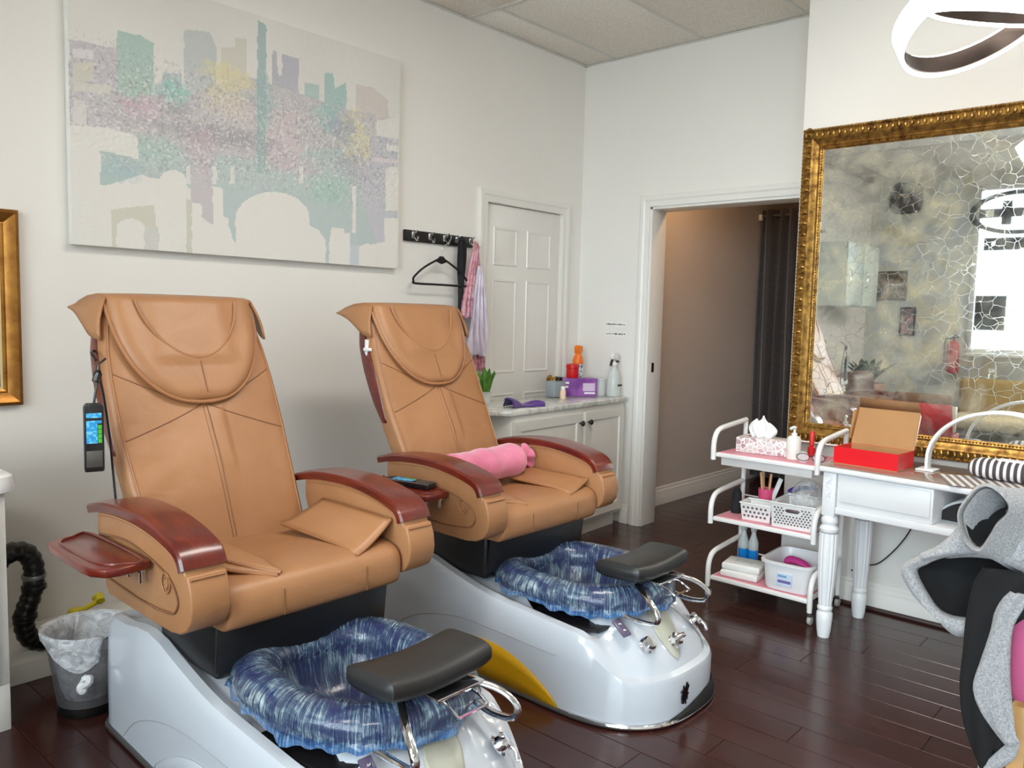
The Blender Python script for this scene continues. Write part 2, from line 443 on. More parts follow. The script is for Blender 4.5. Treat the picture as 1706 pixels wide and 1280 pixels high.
def base_shell(root):
    L = []; n = len(FP)
    for k in range(10):
        lp = []
        for i, (u, y) in enumerate(FP):
            s = sstep(-0.50, -0.70, y); zr = ridge(y)         # s = 1 on the nose
            dp = sstep(-0.22, -0.27, y)*(1-sstep(-0.55, -0.575, y)); zi = 0.274*dp+(zr-0.022)*(1-dp)
            side = [(0.012, 0.0), (0.0, 0.014), (0.0, 0.19), (0.004, zr-0.03), (0.018, zr-0.004), (0.045, zr), (0.055+0.02*(1-dp), zi+0.002), (0.08, zi), (0.085, zi)]
            nose = [(0.012, 0.0), (0.0, 0.014), (0.0, 0.145), (0.006, 0.158), (0.028, 0.166), (0.042, 0.195), (0.07, 0.228), (0.115, 0.270), (0.165, 0.308)]
            if k < 9:
                d = side[k][0]*(1-s)+nose[k][0]*s; z = side[k][1]*(1-s)+nose[k][1]*s
                a, b = FP[i-1], FP[(i+1) % n]; t = Vector((b[0]-a[0], b[1]-a[1])).normalized()
                lp.append((u-t.y*d, y+t.x*d, z))
            else:                                             # opening that takes the basin
                q = math.atan2((y+0.31)/0.275, u/0.225); c, sn = math.cos(q), math.sin(q); e = 2.9 if sn > 0 else 2.2
                lp.append((0.225*math.copysign(abs(c)**(2/e), c), -0.31+0.275*math.copysign(abs(sn)**(2/e), sn), 0.325*(1-dp)+0.272*dp))
        L.append(lp)
    m = M().loft(L, cap=False); m.f.append(tuple(range(n-1, -1, -1)))
    return m.build('base', SHELL, root, angle=38)
def on_side(y, z, off=0.002, sgn=-1):
    w = interp(y, [-0.4, -0.1, 0.2, 0.6], [0.325, 0.322, 0.312, 0.296])
    if y < -0.40:
        e = 2.7; t = min(1, (-0.40-y)/0.375); w = 0.325*(1-t**e)**(1/e)
    return (sgn*(w+off), y, z)
def fp_run(u0, u1, n=24, off=0.004):
    """points along the nose outline between two u positions"""
    out = []
    for i in range(n+1):
        u = u0+(u1-u0)*i/n; e = 2.7
        out.append((u, -0.40-0.375*(max(0, 1-(abs(u)/0.325)**e))**(1/e)-off))
    return out

ZS = [0.55+0.025*i for i in range(31)]+[1.32, 1.335, 1.345, 1.352, 1.36]
def yf(z): return interp(z, [0.5, 0.60, 0.75, 0.95, 1.1, 1.25, 1.36], [0.275, 0.325, 0.395, 0.497, 0.565, 0.635, 0.685])
def bw(z): return interp(z, [0.55, 0.75, 0.95, 1.1, 1.2, 1.3, 1.36], [0.272, 0.280, 0.292, 0.291, 0.284, 0.266, 0.25])
def bth(z): return interp(z, [0.5, 1.2, 1.3, 1.335, 1.36], [0.12, 0.125, 0.115, 0.095, 0.05])
def front(u, z, off=0.0):
    n = 6; q = min(abs(u)/bw(z), 0.999); th = bth(z)
    y = yf(z)+th/2-(th/2)*(1-q**n)**(1/n)
    lum = 0.012*math.exp(-((z-0.86)/0.16)**2)*math.cos(min(abs(u)/0.2, 1)*math.pi/2)   # lumbar swelling
    # soft folds in the cover: a raised strip right of the centre seam and slack creases at the sides
    g1 = 0.006*(sstep(-0.004, 0.004, u)-sstep(0.052, 0.062, u))*(sstep(0.80, 0.84, z)-sstep(1.0, 1.03, z))
    g2 = 0.0035*math.sin(70*(z+0.55*abs(u)))*math.exp(-((abs(u)-0.20)/0.06)**2-((z-0.80)/0.09)**2)
    g3 = 0.0045*math.exp(-((u+0.10)/0.05)**2-((z-0.72)/0.12)**2)-0.005*math.exp(-((u-0.04)/0.025)**2-((z-0.70)/0.09)**2)
    return Vector((u, y-lum-g1-g2-g3-off*0.91, z+off*0.40))
def backrest(root):
    loops = []
    for z in ZS:
        lp = []
        n = 6; th = bth(z)
        us = [-0.999, -0.995, -0.985, -0.965]+list(np.linspace(-0.94, 0.94, 53))+[0.965, 0.985, 0.995, 0.999]
        for a in us: lp.append(tuple(front(a*bw(z), z)))
        for k in range(1, 24):
            q = math.pi*k/24; c, s = math.cos(q), math.sin(q)
            lp.append((bw(z)*math.copysign(abs(c)**(2/n), c), yf(z)+th/2+(th/2)*abs(s)**(2/n), z))
        loops.append(lp)
    return M().loft(loops).build('backrest', LEA, root, angle=70)
def u_shape(hw, ztip, ztop, sag=1.0, n=44, e=2.3, taper=0.0, off=0.01):
    """U outline on the back surface from the left top round the tip to the right top"""
    pts = []
    for i in range(n+1):
        q = math.pi+math.pi*i/n; c, s = math.cos(q), math.sin(q)
        u = hw*math.copysign(abs(c)**(2/e), c); z = ztip+(ztop-ztip)*(1-abs(s)**(2/e))
        pts.append((u*(1+taper*(z-ztip)/(ztop-ztip)), z))
    return pts
def headrest(root):
    """padded flap that folds over the top of the back"""
    rows = []; nb, na = 22, 28
    ztip, ztop, hw = 1.035, 1.352, 0.246
    for i in range(nb+1):
        b = i/nb; z = ztip+(ztop-ztip)*b; e = 2.3
        w = hw*max(0.02, 1-abs(1-b)**e)**(1/e)*(1+0.03*b)
        row = []
        for k in range(na+1):
            a = -1+2*k/na; u = a*w
            inner = max(0, 1-(u/0.15)**2-max(0, (1.165-z)/0.02)) if z > 1.16 else 0
            edge = min(1, (1-abs(a))*w/0.03, b*(ztop-ztip)/0.02+0.0)
            off = 0.006+0.022*math.sqrt(max(0, edge))+0.008*min(1, max(0, inner)*2)
            row.append(tuple(front(u, z, off)))
        rows.append(row)
    # fold over the top and hang behind
    for yy, zz, ww in ((0.672, 1.374, 0.251), (0.72, 1.380, 0.256), (0.78, 1.374, 0.262), (0.83, 1.358, 0.27), (0.865, 1.338, 0.28)):
        rows.append([((-1+2*k/na)*ww, yy+0.006*math.cos(k*0.9)-0.03*(1-abs(-1+2*k/na))*(yy > 0.8), zz-0.004*abs(-1+2*k/na)**3) for k in range(na+1)])
    h = M().grid(rows).build('headrest', LEA, root, angle=80, solid=0.012)
    out = [tuple(front(u, z, 0.015)) for u, z in u_shape(0.246, 1.031, 1.35, taper=0.03)]
    M().tube(out, 0.0065, 8).build('piping', PIPING, h)
    inn = [tuple(front(u, z, 0.0395)) for u, z in u_shape(0.150, 1.165, 1.35, e=2.0, taper=0.15)]
    M().tube(inn, 0.0045, 8).build('piping', PIPING, h)
    M().tube([tuple(front(0.004, z, 0.0355)) for z in np.linspace(1.055, 1.16, 6)], 0.0016, 6).build('stitching', SEAM, h)
    return h
def corner_flap(root):
    """the loose rear corner of the slip-over cover that sticks out behind"""
    for sg in (-1, 1):
        top = spline([(sg*0.252, 0.672, 1.368), (sg*0.257, 0.72, 1.374), (sg*0.264, 0.78, 1.368), (sg*0.272, 0.83, 1.353), (sg*0.282, 0.866, 1.336)], 4)
        bot = spline([(sg*0.284, 0.632, 1.235), (sg*0.296, 0.68, 1.248), (sg*0.298, 0.73, 1.282), (sg*0.294, 0.79, 1.313), (sg*0.283, 0.866, 1.334)], 4)
        rows = [[tuple(Vector(p).lerp(Vector(q), k/6)+Vector((sg*0.010*math.sin(k/6*math.pi), 0, 0))) for k in range(7)] for p, q in zip(top, bot)]
        M().grid(rows).build('cover_flap', LEA, root, angle=80, solid=0.008)
def back_details(root, side_hook):
    b = backrest(root)
    for s in (-1, 1):
        M().tube([tuple(front(s*x, z, 0.0005)) for x, z in zip(np.linspace(0, 0.276, 14), 1.035-0.105*np.linspace(0, 1, 14)**0.85)], 0.0022, 6).build('stitching', SEAM, b)
        M().tube([tuple(front(s*x, z, 0.0005)) for x, z in zip(np.linspace(0.09, 0.274, 10), np.linspace(1.045, 1.135, 10))], 0.002, 6).build('stitching', SEAM, b)
        M().tube([tuple(front(s*(bw(z)-0.018), z, 0.001)) for z in np.linspace(0.62, 1.32, 24)], 0.003, 6).build('piping', PIPING, b)
        # cherry side panel
        pts = []
        for i in range(25):
            t = i/24; pts.append((0.885+0.395*t, 0.038*math.sin(math.pi*(0.06+0.88*t))**0.6))
        rows = [[(s*(bw(z)*0.985+0.004-0.004*abs(k)), yf(z)+bth(z)*0.52+hw*k+0.010, z) for k in (-1, -0.6, 0, 0.6, 1)] for z, hw in pts]
        M().grid(rows).build('side_panel', CHERRY, b, solid=0.008)
    for du in (-0.006, 0.006):
        M().tube([tuple(front(du+0.0, z, 0.0005)) for z in np.linspace(0.62, 1.03, 16)], 0.0014, 6).build('stitching', SEAM, b)
    if side_hook == 'white':
        hk = M().box((-0.283, 0.665, 1.19), (0.014, 0.02, 0.075)).box((-0.292, 0.65, 1.185), (0.012, 0.05, 0.014)).build('side_clip', plain('white_plastic', (236, 236, 234), 0.35), b, bevel=0.004)
    else:
        M().tube(spline([(-0.266, 0.70, 1.20), (-0.30, 0.66, 1.20), (-0.315, 0.62, 1.195), (-0.31, 0.60, 1.175)], 6), 0.004, 8).build('side_clip', DARKP, b)
    headrest(root); corner_flap(root)

def arm(root, s, tray):
    u0, u1 = 0.29*s, 0.40*s
    a, b = min(u0, u1), max(u0, u1)
    top = [(0.44, 0.772), (0.34, 0.792), (0.23, 0.801), (0.12, 0.80), (0.03, 0.79), (-0.05, 0.774), (-0.10, 0.757), (-0.128, 0.735), (-0.142, 0.708)]
    topS = [(p[1], p[2]) for p in spline([(0, y, z) for y, z in top], 4)]
    body = [(y+(0.0 if y > 0.3 else 0.0), z-0.022) for y, z in topS if y < 0.386]
    body = [(0.386, 0.755)]+body
    body = body[:-1]+[(-0.150, 0.695), (-0.166, 0.66), (-0.172, 0.62), (-0.166, 0.585), (-0.145, 0.556), (-0.11, 0.538), (-0.06, 0.53), (0.1, 0.531), (0.31, 0.534), (0.335, 0.55), (0.34, 0.58), (0.386, 0.70)]
    ab = M().prism(body, a+0.003, b-0.003, 'x').build('armrest', LEA, root, bevel=0.014, seg=3, angle=50, ang_b=50)
    # wooden cap: bent board
    lo = []
    m = M(); n = len(topS); k = 0.026
    nor = []
    for i in range(n):
        p, q = topS[max(0, i-1)], topS[min(n-1, i+1)]; t = Vector((q[0]-p[0], q[1]-p[1])).normalized(); nor.append((t[1], -t[0]))
    loops = []
    for (y, z), (ny, nz) in zip(topS, nor):
        if nz < 0: ny, nz = -ny, -nz
        cs = [(a-0.004, -k), (a-0.006, -0.006), (a, 0.0), ((a+b)/2, 0.004), (b, 0.0), (b+0.006, -0.006), (b+0.004, -k)]
        loops.append([(u, y+ny*d, z+nz*d) for u, d in cs])
    M().loft(loops).build('arm_cap', CHERRY, root, angle=35)
    # piping below the cap and the moulded side panel line
    su = b+0.0005 if s > 0 else a-0.0005
    def sideline(pts, r, nm, mt): M().tube([(su, y, z) for y, z in pts], r, 6).build(nm, mt, ab)
    sideline([(y+0.0, z-0.033) for y, z in topS if y < 0.38 and y > -0.125], 0.003, 'piping', PIPING)
    pl = [(p[1], p[2]) for p in spline([(0, 0.36, 0.70), (0, 0.2, 0.715), (0, 0.05, 0.70), (0, -0.06, 0.672), (0, -0.105, 0.63), (0, -0.10, 0.60), (0, -0.06, 0.582), (0, 0.1, 0.574), (0, 0.335, 0.585)], 5)]
    sideline(pl, 0.0028, 'stitching', SEAM)
    ring = [(su, -0.045+0.022*math.cos(q), 0.655+0.026*math.sin(q)) for q in np.linspace(0, 2*math.pi, 25)[:-1]]
    M().tube(ring, 0.002, 6, closed=True).build('embossed_mark', PIPING, ab)
    M().tube([(su, -0.045+0.010*math.cos(q), 0.655+0.016*math.sin(q)) for q in np.linspace(0.6, 5.4, 14)], 0.0018, 6).build('embossed_mark', PIPING, ab)
    M().tube([(a+0.01, -0.156, 0.686), (b-0.01, -0.156, 0.686)], 0.004, 6).build('piping', PIPING, ab)
    inu = a-0.0005 if s > 0 else b+0.0005
    M().tube([(inu, y, z-0.035) for y, z in topS if y < 0.38 and y > -0.125], 0.003, 6).build('piping', PIPING, ab)
    if tray:
        o = [(-0.405, 0.395), (-0.47, 0.393), (-0.51, 0.385), (-0.535, 0.362), (-0.545, 0.31), (-0.548, 0.10), (-0.543, 0.055), (-0.52, 0.018), (-0.49, 0.008), (-0.44, 0.015), (-0.405, 0.025)]
        zt = 0.70
        tr = M().prism(o, zt-0.022, zt, 'z').build('side_tray', CHERRY, root, bevel=0.005, seg=3)
        cx, cy = -0.475, 0.20
        rim = [(-0.42, 0.375), (-0.47, 0.372), (-0.505, 0.35), (-0.518, 0.30), (-0.518, 0.12), (-0.505, 0.06), (-0.47, 0.035), (-0.42, 0.045)]
        M().tube(spline([(x, y, zt+0.001) for x, y in rim], 4, closed=True), 0.004, 6, closed=True).build('tray_rim', CHERRY, tr)
        for y in (0.06, 0.13):
            M().lathe([(0.006, -0.03), (0.006, 0.0), (0.014, 0.0), (0.014, 0.006), (0.004, 0.012)], 10, (-0.415, y, zt-0.036), 'z').build('tray_bracket', CHROME, tr)
    return ab

def seat(root, right_up, left_z):
    prof = spline([(0, -0.112, 0.512), (0, -0.138, 0.53), (0, -0.146, 0.57), (0, -0.138, 0.612), (0, -0.105, 0.636), (0, -0.03, 0.642), (0, 0.12, 0.634), (0, 0.34, 0.612)], 4)
    prof = [(p[1], p[2]) for p in prof]+[(0.35, 0.56), (0.34, 0.515), (0.1, 0.508)]
    cy, cz = 0.1, 0.57; loops = []
    for u, k in ((-0.285, 0.86), (-0.284, 0.95), (-0.276, 0.99), (-0.25, 1.0), (-0.1, 1.006), (0, 1.008), (0.1, 1.006), (0.25, 1.0), (0.276, 0.99), (0.284, 0.95), (0.285, 0.86)):
        loops.append([(u, cy+(y-cy)*(0.5+k/2), cz+(z-cz)*k) for y, z in prof])
    st = M().loft(loops).build('seat', LEA, root, angle=60)
    M().tube([(u, -0.121, 0.521) for u in np.linspace(-0.27, 0.27, 12)], 0.0025, 6).build('piping', PIPING, st)
    for u in (-0.125, 0.15):
        M().tube([(u, -0.147, z) for z in np.linspace(0.53, 0.60, 6)], 0.0016, 6).build('stitching', SEAM, st)
    def flap(s, hu, zfree, yfree0, yfree1, drop, layer):
        rows = []
        for i in range(13):
            t = i/12
            hy = 0.28-0.40*t; fy = yfree0+(yfree1-yfree0)*t
            hz = 0.644-0.006*t-0.012*sstep(0.8, 1, t)
            fz = zfree-drop*t*t
            row = []
            for k in range(11):
                q = k/10
                z = hz+(fz-hz)*(q**1.4)+0.006*layer+0.010*math.sin(q*math.pi)*math.sin(t*3)*0.6
                row.append((s*(hu+(0.282-hu)*q), hy+(fy-hy)*q, z))
            rows.append(row)
        f = M().grid(rows).build('seat_flap', LEA, root, angle=80, solid=0.012)
        edge = [r[-1] for r in rows]
        M().tube(edge, 0.006, 8).build('piping', PIPING, f)
        M().tube(rows[-1], 0.006, 8).build('piping', PIPING, f)
        M().tube([r[0] for r in rows], 0.004, 8).build('piping', PIPING, f)
    flap(1, 0.13, right_up, 0.262, -0.09, 0.004, 1)
    flap(-1, 0.13, left_z, 0.20, -0.03, 0.005, 1)
    if left_z > 0.66: flap(-1, 0.12, left_z+0.022, 0.24, 0.03, 0.005, 2)
    else: pass
def basin(root):
    cx, cy = 0.0, -0.31; zc = 0.368
    def ringpt(q, r, z): return None
    loops = []; n = 56
    prof = []                                               # (offset from ring centre line, z): outer bottom -> over the top -> bowl
    for a in np.linspace(200, -10, 15):
        prof.append((-0.066*math.cos(math.radians(a)), zc+0.058*math.sin(math.radians(a))))
    prof = [(p, z) for p, z in prof]
    bowl = [(-0.058, 0.33), (-0.070, 0.29), (-0.090, 0.258), (-0.13, 0.242), (-0.19, 0.238)]
    allp = [(-o, z) for o, z in prof]                       # outer first
    allp = [(0.048, 0.338)]+[(0.054*math.cos(math.radians(a)), zc+0.052*math.sin(math.radians(a))) for a in np.linspace(-20, 200, 16)]+bowl
    for o, z in allp:
        lp = []
        for k in range(n):
            q = 2*math.pi*k/n; c, s = math.cos(q), math.sin(q); e = 2.9 if s > 0 else 2.2
            ux = (0.225+o)*math.copysign(abs(c)**(2/e), c); yy = (0.275+o)*math.copysign(abs(s)**(2/e), s)
            zz = z+(0.03*max(0, (cy+yy+0.31)/0.3) if False else 0)
            lp.append((cx+ux, cy+yy, zz))
        loops.append(lp)
    b = M().loft(loops, cap=False)
    last = len(b.v)-n; b.f.append(tuple(range(last, last+n)))
    return b.build('basin', NAVY, root, angle=60), allp
def liner_mat():
    g = N('blue_plastic_film')
    uv = g.coord('UV', (420, 4.0, 1)); n = g.noise(uv, 1.0, 6, 0.7, 0.8)
    uv2 = g.coord('UV', (26, 7, 1)); n2 = g.noise(uv2, 1.0, 4, 0.6, 0.8)
    hf = g.n('ShaderNodeMath', operation='MULTIPLY_ADD', i_1=0.62); g.l(n, hf.inputs[0])
    sc = g.n('ShaderNodeMath', operation='MULTIPLY', i_1=0.38); g.l(n2, sc.inputs[0]); g.l(sc.outputs[0], hf.inputs[2])
    film = (g.ramp(hf.outputs[0], [(0.36, C4((22, 42, 96))), (0.47, C4((48, 92, 152))), (0.545, C4((150, 188, 210))), (0.63, C4((222, 236, 240)))]))  # pale streaks paint the film's sheen and highlights into its colour
    sp = g.n('ShaderNodeSeparateXYZ'); g.l(g.coord('UV'), sp.inputs[0])
    fringe = g.ramp(sp.outputs[1], [(0.03, (0.6,)*3+(1,)), (0.14, (0,)*3+(1,))])
    fm = g.n('ShaderNodeMixRGB'); g.l(fringe, fm.inputs[0]); g.l(film, fm.inputs[1]); fm.inputs[2].default_value = C4((20, 120, 206)); g.l(fm.outputs[0], g.b.inputs['Base Color'])
    al = g.ramp(hf.outputs[0], [(0.40, (0.30,)*3+(1,)), (0.54, (0.50,)*3+(1,)), (0.62, (0.92,)*3+(1,))])
    flo = g.ramp(sp.outputs[1], [(0.86, (1,)*3+(1,)), (0.93, (0.45,)*3+(1,))]); am = g.n('ShaderNodeMath', operation='MULTIPLY'); g.l(al, am.inputs[0]); g.l(flo, am.inputs[1])
    ad = g.n('ShaderNodeMath', operation='ADD', use_clamp=True); g.l(am.outputs[0], ad.inputs[0]); g.l(fringe, ad.inputs[1]); g.l(ad.outputs[0], g.b.inputs['Alpha'])
    g.set(Roughness=0.2, Specular_IOR_Level=0.9, Coat_Weight=0.8, Coat_Roughness=0.12)
    g.bump(hf.outputs[0], 0.9, 0.03); return g.m
LINER = liner_mat()
def make_liner(loc, allp, label):
    cy = -0.31; n = 128; rnd = random.Random(int(loc[0]*100))
    skirt = [(0.060, 0.330), (0.061, 0.339), (0.060, 0.349)]
    P = skirt+[(o*1.07+0.002, z+0.0045) for o, z in allp[1:-3]]+[(allp[-3][0]-0.006, allp[-3][1]+0.006), (allp[-2][0]-0.004, allp[-2][1]+0.006), (allp[-1][0], allp[-1][1]+0.006)]
    m = M(); loops = []
    ph = [rnd.uniform(0, 6.28) for _ in range(6)]
    for j, (o, z) in enumerate(P):
        lp = []
        for k in range(n):
            q = 2*math.pi*k/n; c, s = math.cos(q), math.sin(q); e = 2.9 if s > 0 else 2.2
            wob = 0.0
            if j < 4:
                wob = (0.006*math.sin(9*q+ph[0])+0.005*math.sin(17*q+ph[1])+0.004*math.sin(31*q+ph[2]))*(1-j/4)
            else: wob = 0.0012*math.sin(43*q+ph[3])+0.0010*math.sin(59*q+ph[4]+j*0.4)
            dz = (0.008*math.sin(5*q+ph[5])+0.005*math.sin(13*q+ph[2])+0.005*math.sin(29*q+ph[1]))*(1-j/3)*0.7 if j < 3 else 0
            ux = (0.225+o+wob)*math.copysign(abs(c)**(2/e), c); yy = (0.275+o+wob)*math.copysign(abs(s)**(2/e), s)
            lp.append((ux, cy+yy, z+dz+(0.02 if (j < 3 and yy > 0.2) else 0)))
        loops.append(lp)
    m.loft(loops, cap=False); R = len(P)
    last = len(m.v)-n; m.v.append((0, cy, P[-1][1])); c0 = len(m.v)-1
    for k in range(n): m.f.append((last+k, last+(k+1) % n, c0))
    # unwrap: u round the rim, v across it
    me = bpy.data.meshes.new('basin_liner'); me.from_pydata(m.v, [], m.f); me.update()
    uvl = me.uv_layers.new(name='UVMap')
    for poly in me.polygons:
        ks = [(me.loops[li].vertex_index) for li in poly.loop_indices]
        kk = [i % n for i in ks if i != c0]; wrap = (0 in kk and n-1 in kk)
        for li in poly.loop_indices:
            vi = me.loops[li].vertex_index
            if vi == c0: uvl.data[li].uv = (kk[0]/n, 1.1); continue
            k = vi % n; r = vi//n
            uvl.data[li].uv = ((k+n if (wrap and k == 0) else k)/n, r/R)
    me.shade_smooth()
    o = link('basin_liner', me, LINER); o.location = loc
    return tag(o, label, 'plastic liner', 'blue basin liners')
def fittings(root):
    # footrest: concave black pad on a chrome bracket
    rows_t, rows_b = [], []
    loops = []
    for i in range(21):
        t = -1+2*i/20; u = 0.178*t; e = max(0.0, 1-abs(t)**7)**(1/4)
        dip = -0.018*(1-t*t)**1.0
        lp = []
        for k in range(28):
            q = 2*math.pi*k/28; c, s = math.cos(q), math.sin(q)
            y = 0.092*math.copysign(abs(c)**0.6, c)*(0.80+0.20*e); z = 0.033*math.copysign(abs(s)**0.6, s)*(0.35+0.65*e)
            lp.append((u*(0.96 if abs(t) == 1 else 1), -0.555+y, 0.487+z+dip-0.010*(y/0.118)**2*0-0.05*(y)*0.6))
        loops.append(lp)
    M().loft(loops).build('footrest_pad', RUBBER, root, angle=50)
    br = M().box((0.05, -0.60, 0.425), (0.16, 0.10, 0.012)).build('footrest_bracket', CHROME, root, bevel=0.003)
    for x in (0.0, 0.10):
        M().tube([(x, -0.55, 0.425), (x, -0.66, 0.405), (x, -0.69, 0.39)], 0.004, 8).build('bracket_rod', CHROME, br)
    M().tube([(0.0, -0.69, 0.39), (0.10, -0.69, 0.39)], 0.004, 8).build('bracket_rod', CHROME, br)
    for s in (-1, 1):
        p = spline([(s*0.10, -0.60, 0.43), (s*0.15, -0.68, 0.408), (s*0.168, -0.725, 0.375), (s*0.165, -0.718, 0.342), (s*0.16, -0.655, 0.332), (s*0.165, -0.585, 0.338)], 7)
        M().tube(p, 0.011, 10, flat=0.75).build('grab_handle', CHROME, root)
    # faucet recess and taps on the nose
    rec = []
    for k in range(24):
        q = 2*math.pi*k/24; rec.append((0.058*math.cos(q)*(1+0.25*math.sin(q))+0.03*math.sin(q), -0.66+0.078*math.sin(q)))
    def decz(y): return interp(y, [-0.77, -0.735, -0.705, -0.66, -0.61, -0.585, -0.5], [0.155, 0.195, 0.228, 0.27, 0.308, 0.325, 0.33])
    M().loft([[(x-0.01, y, decz(y)+0.001) for x, y in rec], [(x*0.9-0.01, (y+0.66)*0.93-0.66, decz((y+0.66)*0.93-0.66)+0.009) for x, y in rec]]).build('waterfall_cover', CREAM, root)
    def knob(x, y, z, r, tilt, name):
        m = M().lathe([(r, 0), (r*1.05, 0.004), (r*0.8, 0.008), (r*0.75, 0.02), (r*0.9, 0.026), (r*0.7, 0.034), (0, 0.036)], 20)
        return m.build(name, CHROME, root, loc=(x, y, z), rot=tilt)
    knob(-0.14, -0.672, decz(-0.672)-0.012, 0.027, (0.7, -0.3, 0), 'push_button')
    tp = knob(-0.015, -0.70, decz(-0.70), 0.026, (0.7, 0, 0), 'mixer_tap')
    M().tube([(-0.03, 0, 0.026), (0.0, 0, 0.03), (0.035, 0.0, 0.028)], 0.010, 10).build('tap_lever', CHROME, tp)
    tp = knob(0.165, -0.665, 0.245, 0.028, (0.6, 0.7, 0), 'mixer_tap')
    M().tube([(0.0, -0.0, 0.03), (0.02, -0.03, 0.035), (0.025, -0.05, 0.028)], 0.006, 10).build('tap_lever', CHROME, tp)
    sp = M().box((0, 0, 0), (0.034, 0.07, 0.008)).build('switch_plate', plain('violet_grey_plate', (88, 78, 104), 0.3), root, bevel=0.003, loc=(-0.195, -0.605, 0.306), rot=(0.55, -0.12, -0.25))
    for y in (-0.015, 0.012):
        M().lathe([(0.005, 0), (0.005, 0.004), (0, 0.006)], 10, (0, y, 0.004)).build('indicator', CHROME, sp)
    # dark sheet standing in for the shade inside the opening beside the basin
    op = [(-0.266, -0.26), (-0.268, -0.36), (-0.268, -0.44), (-0.262, -0.50), (-0.245, -0.548), (-0.12, -0.552), (-0.15, -0.50), (-0.20, -0.42), (-0.215, -0.32), (-0.21, -0.26)]
    def zd(x, y): return 0.288
    M().loft([[(x, y, zd(x, y)-0.004) for x, y in op], [(x, y, zd(x, y)+0.006) for x, y in op]]).build('recess_shade', DARKP, root)
def lower_trim(root, panel_mat):
    M().tube([(u, y, 0.010) for u, y in inset(FP, -0.004)], 0.008, 8, closed=True).build('base_trim', plain('grey_rubber', (70, 68, 68), 0.35), root)
    M().tube([(u, y, 0.012) for u, y in fp_run(-0.323, 0.323, 40, 0.010)], 0.008, 8).build('chrome_trim', CHROME, root)
    kick = fp_run(-0.13, 0.30, 28, 0.004)
    M().loft([[(u, y, z) for z in (0.014, 0.018+0.012*min(1, i/14), 0.020+0.042*min(1, i/14))]+[(u*1.0, y-0.010, 0.018+0.03*min(1, i/14)), (u, y-0.014, 0.014)] for i, (u, y) in enumerate(kick)]).build('toe_grille', plain('matt_black_grille', (16, 16, 17), 0.6), root)
    # side access panel and moulded line
    for s in (-1, 1):
        top = []
        for i in range(25):
            t = i/24; y = 0.24-0.69*t; top.append((y, 0.14*math.sin(math.pi*t)**0.75))
        rows = [[on_side(y, 0.014+0.001+z*q, 0.003, s) for q in (0, 0.35, 0.7, 1)] for y, z in top]
        M().grid(rows).build('access_panel', panel_mat, root, solid=0.004)
        M().tube(spline([on_side(y, z, 0.0, s) for y, z in ((0.467, 0.026), (0.37, 0.105), (0.22, 0.165), (0.05, 0.198), (-0.12, 0.204), (-0.35, 0.198), (-0.43, 0.197))], 6), 0.0022, 6).build('moulded_line', plain('shell_groove', (168, 170, 176), 0.4), root)
    # emblem on the nose: a small ragged flourish
    em = M(); pts = []
    rr = random.Random(3)
    for k in range(30):
        q = 2*math.pi*k/30; r = 0.042*(0.72+0.28*math.sin(5*q+0.5)+0.16*math.sin(9*q))
        pts.append((r*math.cos(q)*0.8, r*math.sin(q)*1.0))
    uc, zc = -0.055, 0.082; yc = fp_run(uc, uc, 1, 0.003)[0][1]
    for dx, dz, k in ((-0.010, 0.012, 0.55), (0.008, 0.016, 0.6), (0.0, -0.006, 0.7), (0.014, -0.004, 0.45), (-0.012, -0.012, 0.4), (0.016, 0.024, 0.4)): em.prism([(dx+a*k, dz+b*k) for a, b in pts], 0, 0.004, 'y')
    e = em.build('emblem', EMBLEM, root, loc=(uc, yc, zc), rot=(0, 0, 0.06))
def chair(name, label, loc, right_up, left_z, panel, hook):
    root = thing(name, label, 'pedicure chair', loc, 0.0, 'pedicure spa chairs by the left wall')
    base_shell(root)
    M().span((-0.262, -0.035, 0.345), (0.262, 0.30, 0.53)).build('seat_support', BLACKV, root, bevel=0.02, seg=3)
    M().loft([[(u, -0.085-0.012*math.cos(u*6), 0.515), (u, -0.07, 0.515), (u, -0.055, 0.385), (u, -0.07-0.012*math.cos(u*6), 0.385)] for u in np.linspace(-0.28, 0.28, 9)]).build('seat_skirt', BLACKV, root, bevel=0.003)
    back_details(root, hook)
    seat(root, right_up, left_z)
    arm(root, -1, True); arm(root, 1, False)
    b, allp = basin(root)
    fittings(root); lower_trim(root, panel)
    return root, allp
ch1, allp = chair('pedicure_chair', 'nearer tan leather pedicure chair with cherry arms, below the canvas painting', (1.30, 2.0, 0), 0.704, 0.668, SHELL, 'black')
ch2, _ = chair('pedicure_chair', 'farther tan leather pedicure chair holding a pink bolster, with mustard side panel', (2.42, 2.08, 0), 0.665, 0.655, YELLOW, 'white')
make_liner((1.30, 2.0, 0), allp, 'wrinkled blue plastic liner over the basin of the nearer chair')
make_liner((2.42, 2.08, 0), allp, 'wrinkled blue plastic liner over the basin of the farther chair')

